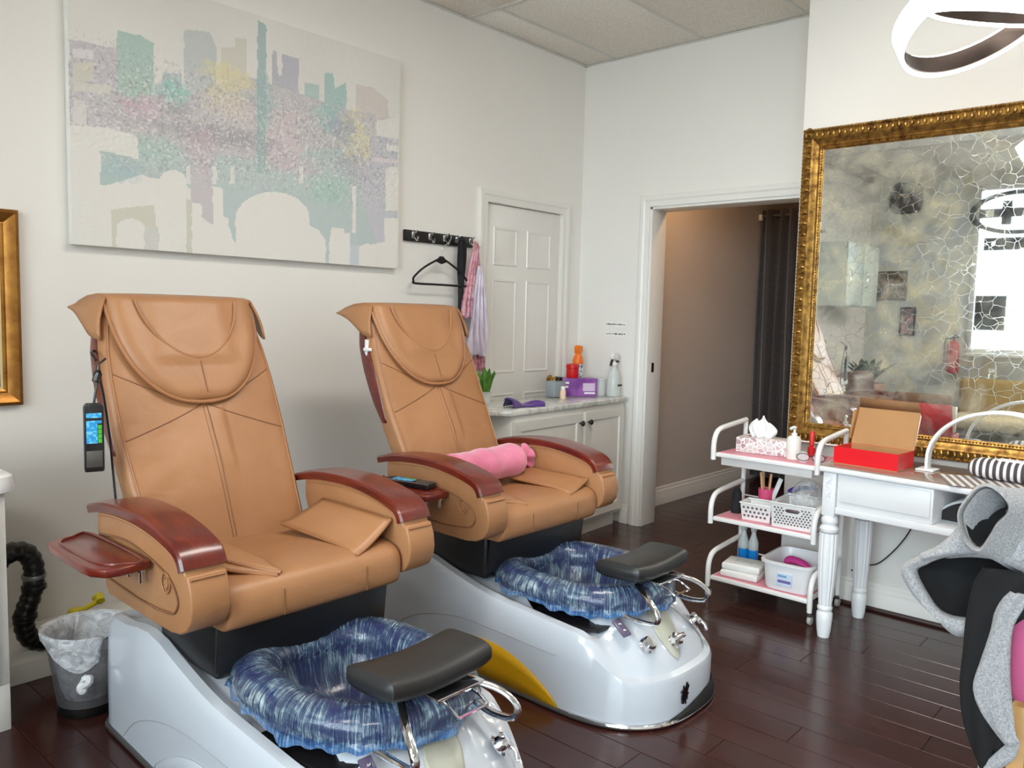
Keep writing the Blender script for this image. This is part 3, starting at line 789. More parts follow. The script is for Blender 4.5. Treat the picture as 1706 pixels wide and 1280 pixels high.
# ------------------------------------------------------------------ left wall: painting, frame, hooks
def painting():
    nx, nz = 320, 212
    W, H = 1.595, 1.058; x0, z0, y0 = 1.185, 1.572, 3.318
    h = [0.00050438, -1.09448e-05, -0.1394008, 6.245483e-05, -0.00080646523, 0.7743658, -0.0001930356, -1.9447541e-05]
    def uv(px, py):
        d = h[6]*px+h[7]*py+1; return ((h[0]*px+h[1]*py+h[2])/d, (h[3]*px+h[4]*py+h[5])/d)
    U, V = np.meshgrid((np.arange(nx)+0.5)/nx, (np.arange(nz)+0.5)/nz)
    rng = np.random.default_rng(5)
    def smooth(cx, cy):
        g = rng.random((cy+3, cx+3)); fx, fy = U*cx, V*cy
        i, j = fx.astype(int), fy.astype(int); a, b = fx-i, fy-j; a = a*a*(3-2*a); b = b*b*(3-2*b)
        return (g[j, i]*(1-a)+g[j, i+1]*a)*(1-b)+(g[j+1, i]*(1-a)+g[j+1, i+1]*a)*b
    img = np.empty((nz, nx, 3)); img[:] = (222, 219, 213)
    img += (smooth(6, 4)-0.5)[..., None]*8
    hgt = smooth(90, 60)*0.3
    jag = (smooth(60, 40)-0.5)*0.004
    def inside(poly):
        P = [uv(*p) for p in poly]; m = np.zeros(U.shape, bool); n = len(P); uu, vv = U+jag, V+jag*0.8
        for i in range(n):
            (x1, y1), (x2, y2) = P[i], P[(i+1) % n]
            c = ((y1 > vv) != (y2 > vv)) & (uu < (x2-x1)*(vv-y1)/(y2-y1+1e-12)+x1); m ^= c
        return m
    def R(a, b, c, d): return [(a, b), (c, b), (c, d), (a, d)]
    def fill(poly, col, k=1.0):
        m = inside(poly)*k; img[:] = img*(1-m[..., None])+np.array(col)*m[..., None]
    teal, grey, lil, beige, white, sage = (170, 188, 184), (184, 190, 190), (190, 183, 190), (204, 200, 186), (224, 221, 215), (160, 190, 180)
    # skyline
    fill([(285, 148), (480, 190), (485, 560), (285, 520)], lil)
    fill([(480, 112), (585, 140), (628, 170), (628, 460), (480, 470)], sage)
    fill([(628, 330), (665, 330), (665, 285), (742, 292), (742, 500), (628, 500)], (172, 190, 190))
    fill([(752, 112), (858, 122), (882, 190), (882, 480), (752, 480)], grey)
    fill([(903, 185), (958, 185), (958, 146), (1006, 150), (1006, 480), (903, 480)], beige)
    fill([(1110, 195), (1126, 200), (1135, 300), (1150, 300), (1150, 213), (1217, 232), (1217, 500), (1110, 500)], (172, 172, 184))
    fill([(1240, 328), (1300, 340), (1300, 560), (1240, 560)], (163, 188, 184))
    fill([(1322, 288), (1356, 290), (1366, 352), (1412, 328), (1412, 600), (1322, 600)], (154, 188, 184))
    fill([(1450, 335), (1520, 350), (1582, 402), (1582, 482), (1530, 482), (1450, 470)], (206, 196, 190))
    # middle and lower masses
    fill([(350, 400), (480, 380), (760, 380), (1000, 300), (1420, 440), (1530, 460), (1540, 700), (1330, 740), (560, 660), (480, 500)], (186, 182, 184))
    fill([(560, 560), (1000, 640), (1620, 560), (1620, 680), (1560, 980), (1420, 1000), (1330, 1060), (1240, 920), (960, 980), (900, 900), (760, 740), (560, 700)], (172, 188, 188))
    fill([(410, 600), (580, 600), (585, 700), (440, 745), (410, 745)], (164, 186, 184))
    fill([(1420, 440), (1530, 520), (1620, 560), (1620, 980), (1540, 990), (1480, 820)], (186, 186, 196))
    fill([(780, 660), (870, 680), (870, 910), (830, 880), (780, 820)], (190, 183, 188))
    # loose colour in the middle band
    for (cx, cy, rx, ry, col, st) in ((930, 300, 100, 50, (218, 206, 150), 0.9), (920, 400, 80, 70, (216, 206, 160), 0.8), (720, 370, 60, 50, (132, 196, 184), 0.9), (570, 430, 90, 60, (196, 164, 180), 0.9), (1160, 560, 70, 130, (206, 184, 190), 0.8), (1450, 560, 60, 110, (220, 210, 156), 0.9), (1340, 470, 60, 60, (130, 188, 182), 0.8), (1400, 520, 60, 60, (150, 156, 172), 0.9), (860, 540, 220, 40, (150, 146, 156), 0.9), (980, 560, 160, 40, (156, 152, 160), 0.8), (720, 440, 60, 30, (150, 146, 152), 0.8), (1340, 760, 80, 70, (150, 194, 176), 0.8), (640, 600, 90, 60, (160, 190, 180), 0.8), (820, 600, 60, 90, (188, 164, 174), 0.8), (540, 340, 60, 60, (160, 192, 176), 0.8), (1080, 400, 40, 120, (140, 180, 178), 0.7), (1200, 660, 120, 40, (190, 172, 182), 0.8), (1440, 660, 60, 60, (158, 156, 172), 0.7), (520, 480, 110, 30, (178, 172, 180), 0.8), (960, 450, 110, 60, (206, 190, 188), 0.8), (500, 690, 70, 40, (150, 180, 188), 0.7)):
        (u0, v0), (u1, _), (_, v1) = uv(cx, cy), uv(cx+rx, cy), uv(cx, cy+ry)
        d = ((U-u0)/(u1-u0))**2+((V-v0)/(v1-v0))**2
        m = np.clip(1.35-d*1.0+(smooth(70, 50)-0.5)*1.6, 0, 1)*st*0.8
        img[:] = img*(1-m[..., None])+np.array(col)*m[..., None]
    fill([(1050, 75), (1086, 92), (1082, 700), (1050, 690)], (140, 170, 170), 0.85)
    # flecks of thick paint over the band
    (_, vb0), (_, vb1) = uv(950, 720), uv(950, 330)
    band = np.clip(1.25-((V-(vb0+vb1)/2)/((vb1-vb0)*0.62))**2, 0, 1)
    fl = np.clip((smooth(220, 150)-0.62)*6, 0, 1)*band; dk = np.clip((smooth(200, 130)-0.66)*6, 0, 1)*band
    img = img*(1-0.65*fl[..., None])+np.array((226, 222, 220))*0.65*fl[..., None]
    img = img*(1-0.5*dk[..., None])+np.array((126, 124, 134))*0.5*dk[..., None]
    hgt = hgt+fl*1.0+smooth(160, 40)*0.25*(1-band)
    # white shapes cut out of the lower half
    def arch(a, b, top, bot, col=white):
        n = 16; c = (a+b)/2; r = (b-a)/2; fill([(a, bot)]+[(c-r*math.cos(math.pi*i/n), top+r*0.75*(1-math.sin(math.pi*i/n))) for i in range(n+1)]+[(b, bot)], col)
    fill([(285, 500), (440, 510), (560, 545), (566, 640), (410, 600), (410, 745), (640, 745), (640, 840), (460, 840), (455, 1010), (285, 1010)], white)
    fill(R(300, 245, 382, 322), beige); fill(R(300, 400, 352, 498), (212, 208, 204)); fill([(300, 322), (455, 338), (455, 372), (300, 360)], (208, 204, 194)); fill([(300, 186), (385, 196), (385, 232), (300, 225)], (214, 210, 212))
    fill([(458, 842), (630, 825), (650, 1012), (458, 1004)], (200, 198, 182)); arch(476, 592, 880, 1010); fill([(590, 915), (650, 915), (650, 1015), (590, 1012)], (198, 198, 194))
    arch(652, 760, 684, 1015); fill([(762, 800), (784, 810), (784, 1020), (762, 1020)], (196, 196, 182))
    fill([(784, 815), (822, 822), (826, 900), (868, 908), (868, 748), (908, 755), (912, 870), (930, 880), (945, 965), (960, 975), (960, 1035), (784, 1020)], white)
    arch(962, 1262, 772, 1050); fill([(1240, 900), (1300, 930), (1330, 975), (1330, 1066), (1240, 1058)], white)
    fill([(1340, 990), (1352, 918), (1402, 922), (1402, 938), (1426, 940), (1426, 1074), (1340, 1066)], white)
    fill([(1326, 960), (1338, 960), (1338, 1066), (1326, 1066)], (172, 188, 196)); fill([(1426, 990), (1462, 990), (1462, 1076), (1426, 1074)], (186, 196, 202))
    arch(1464, 1532, 985, 1080); fill([(1540, 980), (1566, 980), (1566, 880), (1625, 880), (1625, 1090), (1540, 1082)], white)
    arch(1570, 1622, 672, 850); fill(R(1436, 750, 1450, 940), white); fill([(1575, 580), (1625, 588), (1625, 612), (1575, 606)], white); fill([(1520, 630), (1625, 645), (1625, 660), (1520, 650)], (214, 204, 208)); fill([(1535, 485), (1625, 470), (1625, 560), (1535, 545)], white)
    for px in (770, 876, 948, 1228): fill(R(px-9, 668, px+9, 740), (216, 214, 210))
    img = np.clip(img*0.74+np.array((216, 215, 212))*0.26, 0, 255)
    root = thing('canvas_painting', 'large pastel abstract city skyline canvas hung above the nearer chair', 'painting', (x0, y0, z0))
    M().span((0, 0.0015, 0), (W, 0.038, H)).build('stretcher', plain('canvas_edge', (236, 235, 230), 0.8), root, bevel=0.003)
    xs = np.linspace(0.0005, W-0.0005, nx+1); zs = np.linspace(0.0005, H-0.0005, nz+1)
    hv = np.zeros((nz+1, nx+1)); hv[1:, 1:] += hgt; hv[:-1, :-1] += hgt; hv *= 0.5
    X, Z = np.meshgrid(xs, zs)
    co = np.stack([X, -hv*0.0035, Z], -1).reshape(-1, 3)
    idx = np.arange((nx+1)*(nz+1)).reshape(nz+1, nx+1)
    fs = np.stack([idx[:-1, :-1], idx[:-1, 1:], idx[1:, 1:], idx[1:, :-1]], -1).reshape(-1, 4)
    me = bpy.data.meshes.new('canvas'); me.from_pydata(co.tolist(), [], fs.tolist()); me.shade_smooth()
    ca = me.color_attributes.new('paint', 'FLOAT_COLOR', 'CORNER')
    s = img.reshape(-1, 3)/255; l = np.where(s <= 0.04045, s/12.92, ((s+0.055)/1.055)**2.4)
    buf = np.ones((len(fs), 4, 4)); buf[:, :, :3] = l[:, None, :]; ca.data.foreach_set('color', buf.ravel())
    g = N('painted_canvas'); at = g.n('ShaderNodeVertexColor', layer_name='paint'); g.l(at.outputs[0], g.b.inputs['Base Color'])
    g.set(Roughness=0.6, Specular_IOR_Level=0.35); v = g.coord('Object', (1, 1, 2.2)); g.bump(g.noise(v, 42, 5, 0.6, 0.4), 0.35, 0.004)
    link('canvas', me, g.m, root)
painting()

def gold_mat(name, a, b, scale, bump=0.4):
    g = N(name); v = g.coord('Object'); n = g.noise(v, scale, 4, 0.6)
    g.l(g.ramp(n, [(0.3, C4(a)), (0.68, C4(b))]), g.b.inputs['Base Color'])
    g.set(Roughness=0.34, Metallic=0.75); g.bump(n, bump, 0.006); return g.m
GOLD = gold_mat('antique_gold', (92, 58, 24), (190, 148, 76), 34)
GOLD2 = gold_mat('burnished_gold', (132, 84, 34), (172, 120, 54), 18, 0.15)
SILVER = plain('silvered_glass', (222, 226, 226), 0.02, 1.0)
def left_frame():
    root = thing('framed_mirror', 'gold framed wall mirror cut off by the left edge of the photo', 'mirror', (0.60, YL-0.004, 0.97))
    W, H, w = 0.41, 0.71, 0.06
    prof = [(0, 0), (0, 0.022), (0.012, 0.030), (0.022, 0.026), (0.046, 0.010), (0.052, 0.012), (w, 0.008), (w, 0.0)]
    P = [(0, 0, 1, 1), (W, 0, -1, 1), (W, H, -1, -1), (0, H, 1, -1)]
    M().loft([[(x+sx*d, -t, z+sz*d) for d, t in prof] for x, z, sx, sz in P], wrap=True).build('frame', GOLD2, root, angle=25)
    M().loft([[(x+sx*(w+d), -t, z+sz*(w+d)) for d, t in ((0, 0.002), (0, 0.007), (0.006, 0.007), (0.006, 0.002))] for x, z, sx, sz in P], wrap=True).build('inner_slip', plain('pale_gold', (232, 214, 160), 0.4, 0.3), root)
    M().span((w-0.002, -0.003, w-0.002), (W-w+0.002, -0.001, H-w+0.002)).build('mirror_glass', SILVER, root)
left_frame()

BLK = plain('black_paint', (20, 19, 19), 0.35)
def hooks():
    r = thing('coat_rack', 'black wall rail with five chrome coat hooks beside the white door', 'coat rack', (2.845, YL, 1.725))
    M().span((0, -0.018, 0), (0.515, -0.0005, 0.06)).build('rail', BLK, r, bevel=0.004)
    for x in (0.055, 0.175, 0.285, 0.38, 0.487):
        h = M().box((x, -0.021, 0.035), (0.018, 0.006, 0.036)).build('hook', CHROME, r, bevel=0.002)
        M().tube(spline([(x, -0.024, 0.040), (x, -0.045, 0.048), (x, -0.055, 0.058)], 5), 0.0042, 8).build('prong', CHROME, h)
        M().tube(spline([(x, -0.024, 0.030), (x, -0.045, 0.008), (x, -0.058, 0.006), (x, -0.064, 0.024)], 5), 0.0042, 8).build('prong', CHROME, h)
hooks()
def hanger():
    r = thing('clothes_hanger', 'slim black clothes hanger on the middle hook of the rail', 'hanger', (3.06, 3.285, 1.50))
    o = spline([(-0.20, 0, 0.012), (-0.195, 0, 0.035), (-0.13, 0, 0.085), (-0.04, 0, 0.13), (0, 0, 0.145), (0.04, 0, 0.13), (0.13, 0, 0.085), (0.195, 0, 0.035), (0.20, 0, 0.012), (0.185, 0, 0), (0, 0, 0), (-0.185, 0, 0)], 6, closed=True)
    M().tube(o, 0.006, 8, closed=True).build('frame', plain('black_velvet', (18, 17, 17), 0.8), r)
    M().prism([(-0.04, 0.125), (0, 0.112), (0.04, 0.125), (0.012, 0.155), (-0.012, 0.155)], -0.005, 0.005, 'y').build('neck', plain('black_velvet', (18, 17, 17), 0.8), r, bevel=0.002)
    M().tube(spline([(0, 0, 0.15), (0, 0, 0.20), (0.02, 0, 0.215), (0.052, 0, 0.232), (0.074, 0.004, 0.262), (0.06, 0.006, 0.283), (0.04, 0.008, 0.27)], 6), 0.0022, 8).build('swivel_hook', CHROME, r)
hanger()
def straps():
    c = plain('black_fabric', (22, 21, 24), 0.85, bump=0.2)
    r = thing('fabric_belt', 'long black fabric belt looped over the fourth hook', 'belt', (3.225, 3.29, 1.20))
    for dx, zb in ((-0.016, 0.0), (0.014, -0.02)):
        rows = []
        for i in range(30):
            t = i/29; z = 0.555-(0.555-zb)*t
            rows.append([(dx+a*(0.013+0.004*math.sin(t*9+dx*50))+0.006*math.sin(t*7+dx*90), 0.01*math.cos(a*2+t*5)+(0.012 if dx > 0 else 0), z) for a in (-1, -0.5, 0, 0.5, 1)])
        M().grid(rows).build('strap', c, r, solid=0.006)
    M().tube(spline([(-0.016, 0.0, 0.55), (0.0, 0.01, 0.568), (0.014, 0.012, 0.55)], 6), 0.012, 8).build('loop', c, r)
straps()
def robe():
    g = N('lilac_satin'); v = g.coord('Object')
    g.l(g.ramp(g.noise(g.coord('Object', (22, 22, 3)), 1.0, 3, 0.5, 1.5), [(0.3, C4((172, 158, 178))), (0.6, C4((216, 206, 220))), (0.8, C4((236, 228, 238)))]), g.b.inputs['Base Color'])
    g.set(Roughness=0.3, Sheen_Weight=0.4)
    g2 = N('pink_floral_satin'); v2 = g2.coord('Object')
    g2.l(g2.ramp(g2.noise(v2, 34, 3, 0.6), [(0.35, C4((150, 84, 96))), (0.5, C4((206, 140, 150))), (0.65, C4((196, 150, 190)))]), g2.b.inputs['Base Color']); g2.set(Roughness=0.35, Sheen_Weight=0.4)
    r = thing('satin_robe', 'lilac and pink floral satin robe hanging from the last hook', 'robe', (3.335, 3.27, 1.02))
    def sheet(nm, mat, xs_top, xs_bot, ztop, zbot, amp, ph, yo):
        rows = []
        for i in range(36):
            t = i/35; z = ztop+(zbot-ztop)*t; a = xs_top[0]+(xs_bot[0]-xs_top[0])*t**0.8; b = xs_top[1]+(xs_bot[1]-xs_top[1])*t**0.8
            rows.append([(a+(b-a)*k/16, yo+amp*(0.3+t)*math.sin(k*1.25+ph+2*math.sin(t*3))*0.8, z+0.012*math.sin(k*0.8+ph)*t) for k in range(17)])
        M().grid(rows).build(nm, mat, r, solid=0.003, angle=80)
    sheet('pink_panel', g2.m, (-0.02, 0.015), (-0.125, -0.02), 0.715, 0.30, 0.012, 0.3, 0.012)
    sheet('lilac_panel', g.m, (-0.012, 0.02), (-0.09, 0.075), 0.60, 0.09, 0.020, 1.4, -0.012)
    sheet('pink_panel', g2.m, (-0.005, 0.022), (0.01, 0.095), 0.715, 0.0, 0.016, 2.2, 0.030)
    M().tube(spline([(-0.01, 0.01, 0.70), (0.0, 0.035, 0.735), (0.012, 0.01, 0.70)], 5), 0.009, 8).build('hanging_loop', g2.m, r)
robe()

# ------------------------------------------------------------------ left edge: vanity, pipe, bin
def vanity():
    pw = plain('white_laminate', (226, 226, 222), 0.3)
    r = thing('sink_vanity', 'white vanity cabinet with rounded basin top at the left edge', 'vanity', (0.35, 2.80, 0))
    M().span((-0.42, 0.0, 0.15), (0.44, 0.30, 0.755)).build('cabinet_body', pw, r, bevel=0.003)
    M().span((-0.40, -0.016, 0.165), (0.0, -0.001, 0.735)).build('cabinet_door', pw, r, bevel=0.004)
    M().span((0.008, -0.016, 0.165), (0.41, -0.001, 0.735)).build('cabinet_door', pw, r, bevel=0.004)
    for x in (-0.40, 0.42):
        for y in (0.02, 0.28): M().span((x-0.02, y-0.02, 0), (x+0.02, y+0.02, 0.15)).build('leg', pw, r, bevel=0.003)
    prof = [(-0.46, 0.0), (-0.47, 0.02), (-0.47, 0.05), (-0.455, 0.065), (-0.40, 0.06), (-0.30, -0.01)]
    def ring(k, z): return [(0.01+math.copysign(abs(math.cos(q))**0.25, math.cos(q))*(0.465-k), 0.14+math.copysign(abs(math.sin(q))**0.25, math.sin(q))*(0.185-k*0.8), z) for q in np.linspace(0, 2*math.pi, 49)[:-1]]
    M().loft([ring(0.02, 0.757), ring(0.004, 0.765), ring(0.0, 0.785), ring(0.006, 0.812), ring(0.02, 0.82), ring(0.05, 0.818), ring(0.08, 0.79), ring(0.13, 0.765)]).build('basin_top', plain('white_ceramic', (238, 239, 240), 0.12, coat=0.5), r)
vanity()
def pipe():
    c = plain('black_pvc', (24, 23, 22), 0.32)
    pp = spline([(0.86, 3.2, 0.40), (0.90, 3.2, 0.425), (0.945, 3.2, 0.415), (0.968, 3.2, 0.37), (0.970, 3.2, 0.31), (0.958, 3.2, 0.25), (0.938, 3.2, 0.20), (0.935, 3.2, 0.15), (0.95, 3.2, 0.105), (0.985, 3.2, 0.08), (1.04, 3.2, 0.078), (1.09, 3.2, 0.08)], 6)
    r = thing('drain_pipe', 'black flexible drain pipe curving out behind the white vanity', 'pipe', (0, -0.06, 0.05))
    rad = [0.034+0.0025*math.sin(i*2.1) for i in range(len(pp))]
    pp = [(x, y, z) for x, y, z in pp]
    M().tube(pp, rad, 14).build('pipe_body', c, r, angle=60)
    for p, d in (((0.970, 3.2, 0.325), 0.040), ((0.969, 3.2, 0.285), 0.041), ((0.938, 3.2, 0.185), 0.040)):
        M().lathe([(0.034, -0.008), (d, -0.008), (d, 0.008), (0.034, 0.008)], 18, p, 'z').build('clamp', plain('dull_steel', (150, 150, 148), 0.35, 0.9) if p[2] > 0.3 else c, r, bevel=0.001)
pipe()
def valve():
    y = plain('yellow_plastic', (222, 206, 40), 0.4)
    r = thing('yellow_valve', 'yellow plastic valve on the wall pipe behind the wire bin', 'valve', (1.105, 3.135, 0.150))
    M().lathe([(0.026, 0), (0.031, 0.01), (0.031, 0.055), (0.024, 0.07), (0.014, 0.072)], 16).build('valve_body', y, r)
    M().tube(spline([(0, 0, 0.045), (0.03, 0, 0.062), (0.075, 0, 0.078)], 5), 0.010, 8).build('stem', y, r)
    M().tube([(0.08, -0.022, 0.085), (0.083, 0, 0.098), (0.08, 0.022, 0.085)], 0.016, 10).build('handle', y, r)
valve()
def wire_bin():
    g = N('wire_mesh'); uv = g.coord('UV')
    def stripes(ax, k):
        sp = g.n('ShaderNodeSeparateXYZ'); g.l(uv, sp.inputs[0])
        m1 = g.n('ShaderNodeMath', operation='MULTIPLY', i_1=k); g.l(sp.outputs[ax], m1.inputs[0])
        m2 = g.n('ShaderNodeMath', operation='FRACT'); g.l(m1.outputs[0], m2.inputs[0])
        m3 = g.n('ShaderNodeMath', operation='LESS_THAN', i_1=0.36); g.l(m2.outputs[0], m3.inputs[0]); return m3.outputs[0]
    mx = g.n('ShaderNodeMath', operation='MAXIMUM'); g.l(stripes(0, 150), mx.inputs[0]); g.l(stripes(1, 60), mx.inputs[1])
    g.l(mx.outputs[0], g.b.inputs['Alpha']); g.set(Base_Color=C4((128, 129, 134)), Roughness=0.4, Metallic=0.5)
    r = thing('waste_bin', 'black wire mesh waste bin between the vanity and the nearer chair', 'waste bin', (1.015, 2.785, 0.0))
    def rad(z): return 0.088+(0.125-0.088)*z/0.27
    me = bpy.data.meshes.new('mesh_wall'); n = 48; Z = [0.035, 0.10, 0.17, 0.24, 0.272]; vs = []; fs = []
    for z in Z: vs += [(rad(z)*math.cos(2*math.pi*k/n), rad(z)*math.sin(2*math.pi*k/n), z) for k in range(n)]
    for i in range(len(Z)-1):
        for k in range(n): fs.append((i*n+k, i*n+(k+1) % n, (i+1)*n+(k+1) % n, (i+1)*n+k))
    me.from_pydata(vs, [], fs); ul = me.uv_layers.new(name='UVMap')
    for p in me.polygons:
        i, k = p.index//n, p.index % n
        for li, (a, b) in zip(p.loop_indices, ((k, Z[i]), (k+1, Z[i]), (k+1, Z[i+1]), (k, Z[i+1]))): ul.data[li].uv = (a/n, b/0.27)
    me.shade_smooth(); link('mesh_wall', me, g.m, r)
    M().lathe([(0.0, 0), (0.09, 0), (0.093, 0.006), (0.094, 0.035), (0.09, 0.035), (0.088, 0.006), (0, 0.006)], 40).build('base_band', BLK, r)
    M().tube([(0.126*math.cos(q), 0.126*math.sin(q), 0.272) for q in np.linspace(0, 2*math.pi, 41)[:-1]], 0.005, 8, closed=True).build('top_rim', BLK, r)
    # bag
    g2 = N('thin_white_plastic'); v = g2.coord('Object'); nn = g2.noise(v, 24, 4, 0.6, 1.0)
    g2.set(Base_Color=C4((236, 240, 246)), Roughness=0.28); g2.l(g2.ramp(nn, [(0.35, (0.40,)*3+(1,)), (0.65, (0.85,)*3+(1,))]), g2.b.inputs['Alpha']); g2.bump(nn, 0.8, 0.02)
    b = thing('bin_bag', 'thin white plastic bag lining the wire waste bin, knotted at front', 'plastic bag', (1.015, 2.785, 0.04))
    loops = []; n = 64; q0 = math.radians(238)
    for j in range(11):
        lp = []
        for i in range(n):
            q = 2*math.pi*i/n; w = 0.0012*math.sin(11*q)+0.001*math.sin(23*q+1); f = max(0.0, math.cos(q-q0))
            if j < 5:
                k, z = ((0.78, 0.012), (0.86, 0.04), (0.92, 0.12), (0.93, 0.20), (0.95, 0.238))[j]; rr = rad(z+0.04)*k-0.004-w
            else:                                              # rolled over the rim, drooping into a point at the front left
                t = (j-5)/5; drop = (0.010+0.105*f**3)*t; side = max(0.0, math.cos(q-math.radians(305)))**6
                z = 0.244+0.004*math.sin(t*3.1)-drop; rr = rad(z+0.04)*(1.075 if t > 0 else 1.02)+0.004+w-0.016*side*(t > 0)
                if side > 0.3: z = 0.236-0.010*t
            lp.append((rr*math.cos(q), rr*math.sin(q), z))
        loops.append(lp)
    M().loft(loops, cap=False).build('bag_film', g2.m, b, angle=80)
    q = math.radians(240); ox, oy = 0.132*math.cos(q), 0.132*math.sin(q)
    wp = plain('white_plastic_film', (240, 242, 246), 0.3)
    M().tube(spline([(ox+0.01, oy, 0.12), (ox+0.015, oy-0.012, 0.105), (ox, oy-0.006, 0.09), (ox+0.008, oy-0.004, 0.07)], 4), [0.008, 0.012, 0.02, 0.022, 0.02, 0.018, 0.015, 0.014, 0.013, 0.014, 0.014, 0.015, 0.012], 8).build('knot', wp, b)
    q = math.radians(310); M().tube(spline([(0.10*math.cos(q), 0.10*math.sin(q), 0.235), (0.125*math.cos(q), 0.125*math.sin(q), 0.262), (0.132*math.cos(q), 0.132*math.sin(q), 0.225)], 4), 0.013, 8).build('knot', wp, b)
wire_bin()

# ------------------------------------------------------------------ things on the chairs
def remote(root):
    M().prism([(-0.024, 0.0), (0.024, 0.0), (0.026, 0.01), (0.026, 0.19), (0.02, 0.2), (-0.02, 0.2), (-0.026, 0.19), (-0.026, 0.01)], -0.011, 0.011, 'y').build('housing', DARKP, root, bevel=0.003)
    M().loft([[(x*k, -0.0118+d, 0.1+(z-0.1)*k) for x, z in ((-0.0265, 0.004), (0.0265, 0.004), (0.0265, 0.196), (-0.0265, 0.196))] for k, d in ((1.0, 0.004), (1.01, 0.002), (1.0, 0.0))], cap=False).build('silver_edge', plain('silver_plastic', (196, 198, 202), 0.25, 0.8), root)
    blue = N('lit_blue_keys'); v = blue.coord('Object', (60, 60, 60)); blue.l(blue.ramp(blue.noise(v, 2.0, 2), [(0.45, C4((40, 150, 214))), (0.62, C4((120, 206, 240)))]), blue.b.inputs['Base Color']); blue.set(Roughness=0.3)
    green = plain('green_keys', (70, 186, 60), 0.3); steel = plain('brushed_grey_cover', (104, 102, 98), 0.35, 0.6)
    y = -0.0125
    M().span((-0.020, y, 0.158), (0.020, y+0.002, 0.172)).build('key_panel', blue.m, root)
    M().span((-0.020, y, 0.084), (0.009, y+0.002, 0.150)).build('key_panel', blue.m, root)
    M().span((0.009, y, 0.142), (0.020, y+0.002, 0.150)).build('key_panel', blue.m, root)
    for k in range(4): M().span((0.0105, y, 0.085+k*0.0135), (0.020, y+0.002, 0.0965+k*0.0135)).build('key', green, root)
    M().span((-0.021, y, 0.014), (0.021, y+0.002, 0.062)).build('flip_cover', steel, root, bevel=0.0006)
def hanging_remote():
    r = thing('massage_remote', 'massage remote with blue and green keys hanging beside the nearer chair', 'remote control', (0.922, 2.45, 0.862), -0.25)
    remote(r)
    M().tube(spline([(0.002, 0.0, 0.198), (0.006, 0.0, 0.225), (0.012, 0.01, 0.26), (0.006, 0.0, 0.285), (0.016, 0.0, 0.295), (0.022, 0.01, 0.28), (0.012, 0.0, 0.27), (0.016, 0.02, 0.305), (0.04, 0.05, 0.325)], 6), 0.0035, 8).build('cord', DARKP, r)
    M().tube([(0.008, 0.0, 0.262), (0.012, 0.004, 0.275), (0.016, 0.004, 0.287)], 0.011, 8).build('cord_knot', DARKP, r)
    M().tube(spline([(0.016, 0.015, 0.285), (0.03, 0.02, 0.22), (0.045, 0.03, 0.10), (0.052, 0.03, 0.0), (0.058, 0.028, -0.092)], 6), 0.0035, 8).build('cord', DARKP, r)
hanging_remote()
def tray_remote():
    r = thing('massage_remote', 'massage remote lying on the side tray of the farther chair', 'remote control', (1.985, 2.16, 0.7125), 0.15)
    r.rotation_euler = (math.radians(-90), 0, math.radians(12)); remote(r)
    M().tube(spline([(0.0, 0.0, 0.2), (0.0, 0.002, 0.225), (0.012, 0.004, 0.245), (0.03, -0.004, 0.25)], 6), 0.0035, 8).build('cord', DARKP, r)
tray_remote()
def bolster():
    g = N('pink_velour'); v = g.coord('Object'); g.l(g.ramp(g.noise(v, 9, 4), [(0.3, C4((206, 104, 138))), (0.7, C4((228, 134, 164)))]), g.b.inputs['Base Color'])
    g.set(Roughness=0.8, Sheen_Weight=0.6, Sheen_Roughness=0.4); g.bump(g.noise(g.coord('Object', (26, 5, 5)), 1.0, 4, 0.6, 1.0), 0.5, 0.012)
    r = thing('bolster_pillow', 'pink velour bolster pillow tied at one end on the farther seat', 'pillow', (2.42, 2.30, 0.72), math.radians(5))
    loops = []
    for i in range(33):
        t = i/32; x = -0.25+0.475*t; R = 0.072*min(1, (t/0.06+0.05)**0.5, ((1-t)/0.10+0.02)**0.5)
        R *= 1+0.03*math.sin(t*17)+0.02*math.sin(t*31)
        if t > 0.985: R = 0.016
        loops.append([(x, R*math.cos(q)*1.08, R*math.sin(q)*0.96) for q in np.linspace(0, 2*math.pi, 29)[:-1]])
    M().loft(loops).build('pillow_body', g.m, r, angle=70)
    loops = []
    for i in range(7):
        t = i/6; R = 0.014+0.036*t
        loops.append([(0.222+0.055*t+0.012*math.sin(4*q)*t, R*(1+0.22*math.sin(5*q))*math.cos(q), R*(1+0.22*math.sin(5*q+1))*math.sin(q)) for q in np.linspace(0, 2*math.pi, 33)[:-1]])
    M().loft(loops, cap=False).build('gathered_end', g.m, r, angle=80, solid=0.003)
    M().tube([(0.224, 0.017*math.cos(q), 0.017*math.sin(q)) for q in np.linspace(0, 2*math.pi, 17)[:-1]], 0.004, 6, closed=True).build('tie_cord', plain('rose_cord', (150, 70, 92), 0.7), r)
bolster()

